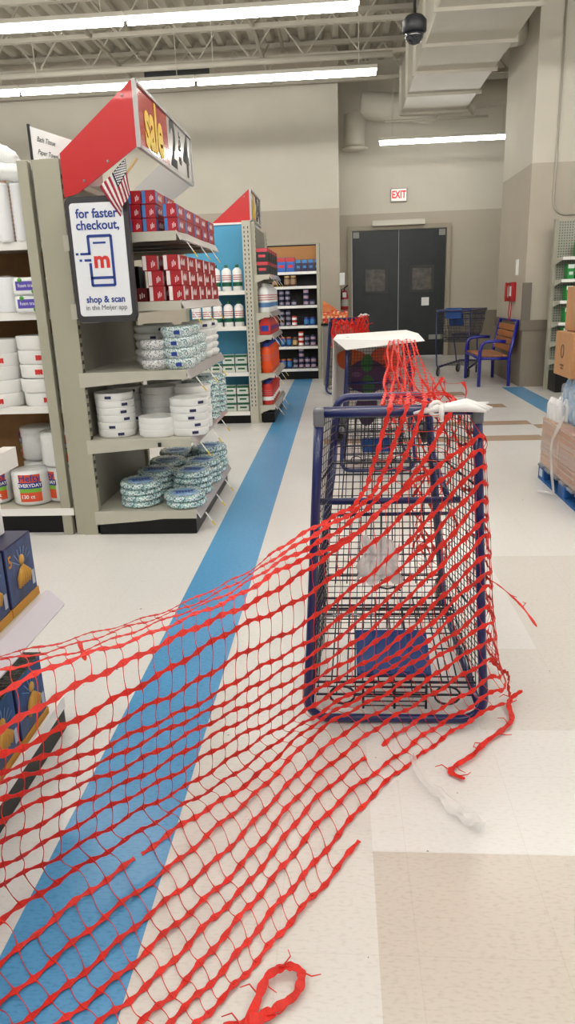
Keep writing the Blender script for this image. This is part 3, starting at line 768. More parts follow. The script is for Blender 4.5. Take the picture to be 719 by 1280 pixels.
# ================================================================== second gondola with blue back, second endcap
t = gondola('blue_gondola_shelving', 'blue backed shelving with white bottles behind the first endcap', -1.72, -1.02, 8.15,
            [(.14, .42), (.58, .40), (1.08, .38), (1.46, .38)], blueb, d=.42, kick=.09, top=2.17)
MB().box(-.0, .79, .38, .44, 2.17, 2.19).build('top_cap', steel_white, t)
u = MB().mat(steel_w).box(.70, .79, -.0, .42, 0, 2.17).mat(MATS['slot_dark']); slots(u, .718, .728, -.002, .001, .2, 2.1, .045); slots(u, .758, .768, -.002, .001, .2, 2.1, .045); u.build('end_panel', None, t)
t = thing('red_endcap_shelving', 'second endcap with red sale header facing the blue aisle stripe', 'shelving unit', (-.93, 8.19, 0))
endcap(t, 1.3, .34, [(.2, .19), (.56, .20), (.98, .18), (1.22, .17), (1.62, .18)], .18)
t = thing('sale_header', 'red wedge sale header on top of the second endcap', 'sign', (-1.46, 8.60, .03))
header(t, 1.0)
def bottle(name, label, r, h, m, capm, bandm, cap_r=.02):
    t = thing(name, label, 'bottle')
    MB().lathe([(0, 0), (r*.95, 0), (r, .006), (r, h*.72), (r*.92, h*.8), (r*.5, h*.87), (cap_r*.9, h*.89)], 16, cap=False).build('bottle_body', m, t)
    MB().lathe([(cap_r, h*.88), (cap_r, h), (0, h)], 12, cap=False).build('cap', capm, t)
    MB().lathe([(r*1.015, h*.18), (r*1.015, h*.34)], 16, cap=False).build('label_band', bandm, t)
    g = MB()
    for k in range(3): g.lathe([(r*1.018, h*(.42+k*.08)), (r*1.018, h*(.45+k*.08))], 16, cap=False)
    g.build('label_lines', mat('print_pale_red', '#C06A6A', .5), t)
    return t
greenm = mat('cap_green', '#125C40', .4)
GBt = 'white bottles with green caps on the blue shelving'
bt = bottle('cleaner_bottle', '', .052, .275, whitep, greenm, greenm)
k = 0
for z, n, lab in ((1.461, 5, 'upper'), (1.081, 5, 'lower')):
    for i in range(n):
        x = -1.11-i*.12; yy = 8.27
        l = 'white green-capped bottle on %s blue shelf, %s from right' % (lab, ORD[i])
        if k == 0: bt.location = (x, yy, z); bt['label'] = l; bt['group'] = GBt
        else: dup(bt, (x, yy, z), 0, l, GBt)
        k += 1
def small_box(name, w, d, h, m1, m2, cat='box'):
    t = thing(name, '', cat)
    MB().box(-w/2, w/2, -d/2, d/2, 0, h).build('carton', m1, t, bevel=.002, seg=1)
    MB().mat(m2).box(-w/2+.002, w/2-.002, -d/2-.0012, -d/2, h*.72, h*.98).box(-w*.3, w*.3, -d/2-.0014, -d/2, h*.3, h*.5).box(w/2, w/2+.001, -d/2+.004, d/2-.004, h*.72, h*.98).build('printed_panel', None, t)
    return t
sb = small_box('soap_box', .13, .09, .095, mat('box_pale', '#D5DAD2', .5), greenm); k = 0
for z, cells_, lab in ((.581, [(0, 3), (1, 3), (2, 1), (3, 2)], 'third'), (.141, [(0, 3), (1, 3), (2, 3)], 'bottom')):
    for i, n in cells_:
        for q in range(n if lab == 'bottom' or i > 1 else 2):
            loc = (-1.11-i*.145, 8.27, z+q*.0965); l = 'white and green soap box, %s blue shelf, %s column from right, %s' % (lab, ORD[i], lvl(q, 3))
            if k == 0: sb.location = loc; sb['label'] = l; sb['group'] = 'green and white soap boxes'
            else: dup(sb, loc, 0, l, 'green and white soap boxes')
            k += 1
# second endcap products (seen edge on)
def pouch(name, w, d, h, m, m2, cat):
    t = thing(name, '', cat)
    MB().prism([(-w/2, 0), (w/2, 0), (w*.46, h*.55), (w*.18, h), (-w*.18, h), (-w*.46, h*.55)], -d/2, d/2, 'y').build('pouch_body', m, t, bevel=.008)
    MB().mat(m2).box(w*.3, w*.497, -d*.3, d*.3, h*.2, h*.45).box(-w*.3, w*.3, -d/2-.002, -d/2, h*.2, h*.5).build('printed_panel', None, t)
    return t
redpk = mat('pack_red', '#C8312C', .35); blup = mat('pack_blue', '#24409A', .35); oran = mat('pack_orange', '#E8521B', .35); dkgr = mat('pack_dark', '#23302E', .35); pinkp = mat('pack_pink', '#D34A55', .35)
def row(proto, xs, ys, z, lab, grp, levels=1, dz=0.1):
    first = True
    for j, y in enumerate(ys):
        for i, x in enumerate(xs):
            for q in range(levels):
                l = lab+(', %s from the near end' % ORD[j])+((', %s' % lvl(q, levels)) if levels > 1 else '')+((', %s column' % ('inner', 'outer')[i]) if len(xs) > 1 else '')
                if first: proto.location = (x, y, z); proto['label'] = l; proto['group'] = grp; first = False
                else: dup(proto, (x, y, z+q*dz), 0, l, grp)
Z = lambda q: q+.0008
ry = [8.32+i*.26 for i in range(5)]
row(small_box('dark_soap_carton', .13, .2, .135, dkgr, pinkp), [-.825], ry, Z(1.62), 'dark and pink soap carton', 'dark cartons on the second endcap', 2, .137)
row(bottle('white_jug', '', .065, .31, whitep, whitep, mat('label_skyblue', '#5C86B5', .4)), [-.83], ry, Z(1.22), 'white detergent jug', 'white jugs on the second endcap')
row(pouch('red_blue_pouch', .14, .1, .2, redpk, blup, 'pouch'), [-.825], [8.27+i*.13 for i in range(9)], Z(.98), 'red and blue pouch', 'red pouches on the second endcap')
row(bottle('orange_bottle', '', .068, .33, oran, blup, oran, .04), [-.83], [8.30+i*.16 for i in range(7)], Z(.56), 'orange detergent bottle with navy cap', 'orange bottles on the second endcap')
row(bottle('red_jug', '', .07, .27, redpk, blup, whitep, .04), [-.83], [8.30+i*.17 for i in range(6)], Z(.20), 'red jug with blue cap', 'red jugs on the second endcap')

# ================================================================== far shelving with jars
t = gondola('far_shelving', 'tall white edged shelving of jars against the back wall', -1.62, -.36, 12.5,
            [(.18, .42), (.55, .36), (.89, .36), (1.22, .36), (1.53, .36), (1.76, .34)], mat('far_back_black', '#1C1A19', .6), d=.42, kick=.12, top=2.2)
MB().box(0, 1.26, .385, .402, 1.78, 2.18).build('brown_panel', mat('brown_panel', '#B07A44', .6), t)
MB().box(1.26, 1.31, 0, .42, 0, 2.2).build('end_panel', upr, t); MB().box(-.04, 1.31, .36, .42, 2.2, 2.22).build('top_cap', upr, t)
def jar(name, r, h, m, capm, lm):
    t = thing(name, '', 'jar')
    MB().lathe([(0, 0), (r, .002), (r, h*.82), (r*.9, h*.86)], 14, cap=False).build('jar_body', m, t)
    MB().lathe([(r*.95, h*.84), (r*.95, h), (0, h)], 14, cap=False).build('lid', capm, t)
    MB().lathe([(r*1.02, h*.2), (r*1.02, h*.7)], 14, cap=False).build('label', lm, t)
    return t
brn = mat('jar_brown', '#5B3A22', .3); gl = mat('lab_greyviolet', '#8F89A0', .4); tanl = mat('lab_tan', '#B79A6A', .4); lilac = mat('lab_lilac', '#B79CB0', .4); dkn = mat('jar_navy', '#1C2550', .35); cy = mat('lab_cyan', '#3C7FB8', .4); orl = mat('lid_orange', '#B3613A', .4)
jars = {
 'blue': jar('blue_can', .045, .14, blup, dkn, cy), 'dark': jar('dark_can', .04, .085, mat('can_dark', '#24242C', .4), dkn, gl),
 'brown': jar('brown_jar', .05, .17, brn, tanl, mat('lab_beige', '#9B7F63', .4)), 'orange': jar('orange_lid_jar', .042, .16, blup, orl, cy),
 'lilac': jar('lilac_can', .042, .09, dkn, dkn, lilac), 'tan': jar('tan_jar', .045, .15, brn, brn, tanl), 'red': jar('red_can', .042, .08, redpk, redpk, whitep)}
usedj = set()
def putjar(kind, x, z, lab, y=12.62):
    g = '%s jars on the far shelving' % kind
    if kind not in usedj: p = jars[kind]; p.location = (x, y, z); p['label'] = lab; p['group'] = g; usedj.add(kind)
    else: dup(jars[kind], (x, y, z), random.uniform(-.3, .3), lab, g)
rows = [(.181, 'bottom', [('orange', 1)]*5+[('dark', 2), ('lilac', 4), ('lilac', 2), ('lilac', 2)]),
        (.551, 'second', [('tan', 1), ('tan', 1), ('blue', 1), ('orange', 1), ('orange', 1), ('tan', 1), ('red', 3), ('dark', 2), ('lilac', 2)]),
        (.891, 'third', [('blue', 1), ('blue', 1), ('dark', 1), ('dark', 3), ('dark', 3), ('red', 2), (None, 0), ('blue', 1), ('blue', 1)]),
        (1.221, 'fourth', [('blue', 1), ('blue', 1), ('dark', 2), ('dark', 3), ('dark', 3), ('dark', 1), (None, 0), ('lilac', 3), ('dark', 1)]),
        (1.531, 'fifth', [('tan', 1), (None, 0), ('brown', 1), (None, 0), ('brown', 1), ('brown', 1), (None, 0), (None, 0), (None, 0)])]
hh = {'orange': .16, 'dark': .086, 'lilac': .091, 'tan': .15, 'blue': .14, 'red': .081, 'brown': .17}
for z, ln, cells_ in rows:
    for i, (kd, n) in enumerate(cells_):
        for q in range(n): putjar(kd, -1.27+i*.103, z+.001+q*hh[kd], '%s can or jar on %s far shelf, %s from left, %s' % (kd, ln, ORD[i], lvl(q, n)))
bx = small_box('blue_snack_bag', .12, .1, .21, blup, whitep, 'bag'); bx2 = small_box('red_blue_snack_bag', .14, .1, .23, mat('bag_sky', '#2B63B8', .3), redpk, 'bag'); bx3 = small_box('dark_snack_box', .09, .09, .19, dkn, cy, 'box')
tx = -1.29; seq = [(bx, .13), (bx, .13), (bx2, .15), (bx2, .15), (bx3, .1), (bx3, .1), (bx3, .1), (bx3, .1)]
seen = set()
for i, (p, w) in enumerate(seq):
    l = '%s on the top far shelf, %s from left' % (p.name.split('.')[0].replace('_', ' '), ORD[i]); x = tx+w/2; tx += w+.004
    if p.name not in seen: p.location = (x, 12.66, 1.761); p['label'] = l; seen.add(p.name); p['group'] = 'snacks on the top far shelf'
    else: dup(p, (x, 12.66, 1.761), 0, l, 'snacks on the top far shelf')

# ================================================================== near left display (faces the aisle), ends at Y 2.12
t = thing('near_display_shelving', 'low white shelving at the left edge holding navy wipe boxes', 'shelving unit', (-1.5, .3, 0))
MB().box(-.02, .02, 0, 1.78, 0, 1.3).build('back_panel', upr, t)
MB().box(-.04, .04, 1.75, 1.80, 0, 1.3).build('upright', upr, t)
MB().box(.02, .548, 0, 1.80, 0, .10).build('kick_base', blackm, t, bevel=.004)
MB().box(.02, .555, 0, 1.76, .10, .13).build('lower_deck', steel_white, t)
MB().box(.555, .566, 0, 1.77, .10, .142).build('lower_edge', steel_white, t)
MB().box(.02, .53, 0, 1.80, .47, .50).build('middle_shelf', steel_w, t)
MB().prism([(.53, .502), (.545, .502), (.59, .455), (.585, .445), (.535, .475)], 0, 1.82, 'y').build('price_rail', mat('rail_lavender', '#D9D3DC', .25, coat=.4), t)
MB().box(.02, .47, .0, 1.78, .94, .97).build('upper_shelf', steel_w, t)
MB().box(.47, .51, 0, 1.80, .925, .985).build('upper_edge', steel_white, t)
boxn = mat('box_navy', '#1C1E48', .35, var=.15, vscale=14); boxn2 = mat('box_navy_streak', '#21447E', .3, col2='#18204A', vscale=20, stretch=(1, 1.5, .5)); trayo = mat('tray_orange', '#C99035', .5)
def nav_box(label, loc, film=False, five=True):
    t = thing('navy_product_box', label, 'box', loc)
    w, d, h = .26, .19, .215
    MB().box(-w, 0, -d, 0, 0, h).build('carton', boxn, t, bevel=.003)
    MB().box(.0, .0012, -d+.004, -.004, .03, h-.004).build('front_print', boxn2, t)
    MB().box(-w-.002, .004, -d-.002, .002, 0, .026).build('tray', trayo, t)
    # golden hand-like cluster and swooshes
    g = MB()
    for k in range(5):
        y0 = -.125+.017*k; zt = .135-.006*abs(k-2)
        g.tube([(.002, y0, .07), (.004, y0+.006, .10), (.002, -.088+(k-2)*.006, zt)], [.007, .009, .006], 6)
    g.lathe([(.0, 0), (.016, .0), (.016, .004), (0, .005)], 12, T=frame((.001, -.088, .15), (0, 1, 0), (0, 0, 1)))
    g.build('golden_picture', mat('gold_print', '#CF9C3E', .4), t)
    s_ = MB()
    for k in range(7):
        a = .5+k*.33; c0 = (-.088+math.cos(a)*.02, .13+math.sin(a)*.01); c1 = (-.088+math.cos(a)*.075, .12+math.sin(a)*.07)
        s_.prism([(c0[0], c0[1]), (c0[0]+.003, c0[1]+.002), (c1[0]+.001, c1[1]), (c1[0]-.004, c1[1])], .0012, .002, 'x')
    s_.build('swoosh_lines', mat('swoosh', '#6E8FC0', .3), t)
    MB().box(.0012, .0022, -.03, -.012, .045, .09).build('fine_print_panel', mat('fine_print', '#B9BDCB', .5), t)
    if five: text('numeral', '5', .05, trayo, frame((.002, -d+.028, .165), (0, 1, 0), (0, 0, 1)), t, bold=.001)
    if film:
        MB().box(-w-.003, .004, -d-.003, .003, h, h+.004).build('torn_black_film', mat('black_film', '#0D0E16', .12, bump=1., bscale=35, coat=.8), t)
    return t
for k in range(6):
    nav_box('navy boxed product with gold picture on middle shelf, %s from the far end' % ORD[k], (-.985, 2.10-k*.2, .501), five=k == 0)
    nav_box('navy boxed product under black film on bottom shelf, %s from the far end' % ORD[k], (-.955, 1.98-k*.2, .131), True, False)
tag(MB().box(-1.33, -1.03, 1.72, 2.06, .985, 1.22).build('orange_carton', mat('carton_orange', '#C77F35', .5, var=.25, vscale=16), bevel=.004), 'orange and yellow carton on the upper shelf at the left edge', 'carton')
t = thing('white_tray_box', 'white open carton on the navy boxes at the left edge', 'box', (-1.05, 2.07, .718))
MB().box(-.22, 0, -.3, 0, 0, .10).build('carton', whitep, t, bevel=.003)
MB().box(-.22, .004, -.3, .004, .10, .11).build('flap', whitep, t)
# ================================================================== SHOPPING CARTS
# local: x from the handle (0) to the nose (1.05), z up, y across; wheels on z 0
RZ = .95
def hw(x): return .295-.062*x/1.05
def make_cart(label):
    t = thing('shopping_cart', label, 'shopping cart')
    # rim loop with the handle as its rear, rounded
    pts = [(1.03, -hw(1.03), RZ)]
    for x in (.8, .5, .25): pts.append((x, -hw(x), RZ))
    r = .075; W0 = hw(0)
    for k in range(7):
        a = k/6*PI/2; pts.append((r-r*math.sin(a)+.0, -(W0-r)-r*math.cos(a), RZ))
    for k in range(7):
        a = k/6*PI/2; pts.append((r-r*math.cos(a), (W0-r)+r*math.sin(a), RZ))
    for x in (.25, .5, .8, 1.03): pts.append((x, hw(x), RZ))
    MB().tube(pts, .0145, 10).build('rim_tube', tubeb, t)
    # nose bars
    nb = MB().tube([(1.04, -hw(1.04), RZ), (1.04, hw(1.04), RZ)], .013, 10)
    nb.tube([(1.035, -hw(1.04)+.01, RZ-.07), (1.035, hw(1.04)-.01, RZ-.07)], .009, 8).tube([(1.03, -hw(1.04)+.01, RZ-.15), (1.03, hw(1.04)-.01, RZ-.15)], .008, 8)
    nb.build('nose_bar', tubeb, t)
    for s in (-1, 1):
        MB().box(1.0, 1.056, s*hw(1.03)-.017, s*hw(1.03)+.017, RZ-.03, RZ+.017).build('corner_cap', grayp, t, bevel=.008)
    # basket wires
    fz = lambda x: .50+.10*x/1.05          # basket floor height
    fw = lambda x: hw(x)-.05
    wr = .0019
    b = MB()
    n = 17
    for k in range(n):                      # floor, lengthwise
        u = -1+2*k/(n-1); b.tube([(.12, u*fw(.12), fz(.12)), (1.0, u*fw(1.0), fz(1.0)), (1.035, u*hw(1.03), RZ)], wr, 4)
    x = .12
    while x < 1.0:                          # hoops across floor and up the sides
        b.tube([(x+.03, -hw(x), RZ), (x, -fw(x), fz(x)), (x, fw(x), fz(x)), (x+.03, hw(x), RZ)], wr, 4); x += .0265
    for s in (-1, 1):                       # side lengthwise wires
        for k in range(1, 11):
            v = k/11; p = []
            for x in (.06, 1.02): p.append((x, s*(fw(x)+(hw(x)-fw(x))*v), fz(x)+(RZ-fz(x))*v))
            b.tube(p, wr, 4)
    for k in range(1, 8):                   # nose cross wires
        v = k/8; b.tube([(1.0+.035*v, -(fw(1)+(hw(1)-fw(1))*v), fz(1)+(RZ-fz(1))*v), (1.0+.035*v, (fw(1)+(hw(1)-fw(1))*v), fz(1)+(RZ-fz(1))*v)], wr*1.6, 4)
    for x in (.35, .8): b.tube([(x, -hw(x), RZ-.03), (x, -fw(x)-.004, fz(x)-.004), (x, fw(x)+.004, fz(x)-.004), (x, hw(x), RZ-.03)], .004, 6)
    b.build('basket', wireb, t)
    # thick cross bar carrying the basket
    MB().tube([(.66, -.255, .58), (.66, .255, .58)], .0125, 8).tube([(.60, -.22, .545), (.60, .22, .545)], .006, 6).build('cross_bar', tubeb, t)
    # rear gate
    g = MB()
    for k in range(9):
        y = -.26+.52*k/8; g.tube([(.06, y, .90), (.20, y*.94, .50)], .0026, 5)
    for v in (0, .08, .5, .86, .93, 1): g.tube([(.06+.14*v, -.265+.012*v, .90-.40*v), (.06+.14*v, .265-.012*v, .90-.40*v)], .0045 if v in (0, 1) else .003, 5)
    g.build('rear_gate', wireb, t)
    # child seat back and plastic flap
    g = MB()
    for k in range(11):
        y = -.235+.47*k/10; g.tube([(.125, y*1.12, .93), (.27, y, .56)], .0028, 5)
    for v in (0, .06, .55, .78, .84, .90, 1): g.tube([(.125+.145*v, -.27+.03*v, .93-.37*v), (.125+.145*v, .27-.03*v, .93-.37*v)], .005 if v in (0, 1) else .003, 5)
    sp = [(.30, -.05, .56), (.31, -.03, .55), (.30, .0, .54), (.31, .03, .55), (.30, .05, .56)]; g.tube(sp, .004, 6)
    cs_ = g.build('child_seat', wireb, t)
    f = MB()
    T = Matrix.Translation((.135, 0, .915)) @ Matrix.Rotation(math.atan2(.37, .145), 4, 'Y')
    f.box(0.0, .20, -.125, .125, .006, .018, T)
    for y in (-.09, -.03, .03, .09): f.box(.005, .195, y-.022, y+.022, .018, .024, T)
    f.build('seat_flap', plasb, cs_, bevel=.005)
    # leg hole guard between seat and handle
    g = MB()
    for k in range(5): x = .045+k*.017; g.tube([(x, -.105, .945), (x, .105, .945)], .0025, 5)
    for y in (-.105, 0, .105): g.tube([(.035, y, .945), (.125, y, .945)], .0045, 6)
    for s in (-1, 1):
        g.tube([(.085+.033*math.cos(a*PI/8), s*(.175+.042*math.sin(a*PI/8)), .945) for a in range(16)], .0042, 6, closed=True)
        g.tube([(.085, s*.105, .945), (.085, s*.135, .945)], .004, 6)
    g.build('leg_hole_guard', wireb, t)
    # base frame: rear uprights, side tubes, rounded nose
    for s in (-1, 1):
        MB().tube([(.03, s*.285, .93), (.02, s*.285, .5), (.05, s*.275, .16), (.12, s*.265, .13)], .0125, 8).build('rear_upright', tubeb, t)
    p = [(.08, -.275, .13)]
    for k in range(6): a = k/5*PI/2; p.append((.93+.05*math.sin(a), -.185+.05*(1-math.cos(a)), .17))
    for k in range(6): a = k/5*PI/2; p.append((.93+.05*math.cos(a), .185-.05*(1-math.sin(a)), .17))
    p.append((.08, .275, .13))
    MB().tube(p, .0155, 10).build('base_frame', tubeb, t)
    for s in (-1, 1): MB().tube([(.80, s*.19, .17), (.72, s*.20, .40), (.66, s*.215, .575)], .011, 8).build('front_brace', tubeb, t)
    b = MB()
    for k in range(11): y = -1+2*k/10; b.tube([(.16, y*.25, .15), (.93, y*.17, .18)], .0026, 5)
    for k in range(7): x = .18+k*.12; wv = .255-.07*(x-.08)/.85; b.tube([(x, -wv, .155+.03*x), (x, wv, .155+.03*x)], .0035, 5)
    b.build('bottom_rack', wireb, t)
    for x, s, rz in ((.84, -1, .3), (.84, 1, -.2), (.10, -1, 0), (.10, 1, 0)):
        y = s*(.165 if x > .5 else .265)
        c = MB()
        T = Matrix.Translation((x, y, 0)) @ Matrix.Rotation(rz, 4, 'Z')
        c.tube([(0, 0, .10), (0, 0, .165)], .012, 8, T=T)
        c.box(-.025, .02, -.024, -.018, .055, .11, T).box(-.025, .02, .018, .024, .055, .11, T).box(-.025, .02, -.024, .024, .104, .112, T)
        c_ = c.build('caster', chrome if x < .5 else grayp, t)
        w = MB(); Tw = T @ Matrix.Translation((-.015, 0, .062)) @ Matrix.Rotation(PI/2, 4, 'X')
        w.mat(rubber).lathe([(.04, -.013), (.058, -.013), (.062, -.008), (.062, .008), (.058, .013), (.04, .013)], 20, T=Tw)
        w.mat(grayp).lathe([(.02, -.0145), (.04, -.0135), (.04, .0135), (.02, .0145)], 16, T=Tw)
        w.build('wheel', None, c_)
    return t
cart = make_cart('nearest blue shopping cart tipped up on its handle and wrapped in red netting')
def tipped(o, cx, yrim, yaw=0., z=.016):
    # nose up, open basket toward the camera
    R_ = Matrix(((0, -1, 0), (0, 0, -1), (1, 0, 0))).to_4x4()
    o.matrix_world = Matrix.Translation((cx, yrim, z)) @ Matrix.Rotation(yaw, 4, 'Z') @ Matrix.Translation((0, RZ, 0)) @ R_
    o.location = o.matrix_world.to_translation()
c2 = dup(cart, (0, 0, 0), None, 'second tipped blue cart behind the nearest, with a vegetable poster draped over it')
c3 = dup(cart, (0, 0, 0), None, 'farthest tipped blue cart, standing by the black doors with bunched netting on top')
c4 = dup(cart, (0, 0, 0), None, 'upright blue shopping cart parked on its wheels beside the bench')
def set_tip(o, cx, yrim, yaw=0., z=.016):
    R_ = Matrix(((0, -1, 0), (0, 0, -1), (1, 0, 0))).to_4x4()
    Mx = Matrix.Translation((cx, yrim, z)) @ Matrix.Rotation(yaw, 4, 'Z') @ Matrix.Translation((0, RZ, 0)) @ R_
    o.rotation_mode = 'XYZ'; o.location = Mx.to_translation(); o.rotation_euler = Mx.to_euler('XYZ')
set_tip(cart, .17, 2.15); set_tip(c2, .30, 5.72, .02); set_tip(c3, .10, 10.45, .05)
for o in (cart, c2, c3, c4): o['group'] = 'blue shopping carts'
c4.location = (1.84, 12.25, 0); c4.rotation_euler = (0, 0, 1.08); c4.scale = (.98, .98, 1.12)
MB().box(.03, .05, -.14, .14, .84, .99).box(.028, .034, -.12, .12, .86, .97).build('seat_flap', plasb, c4, bevel=.006)

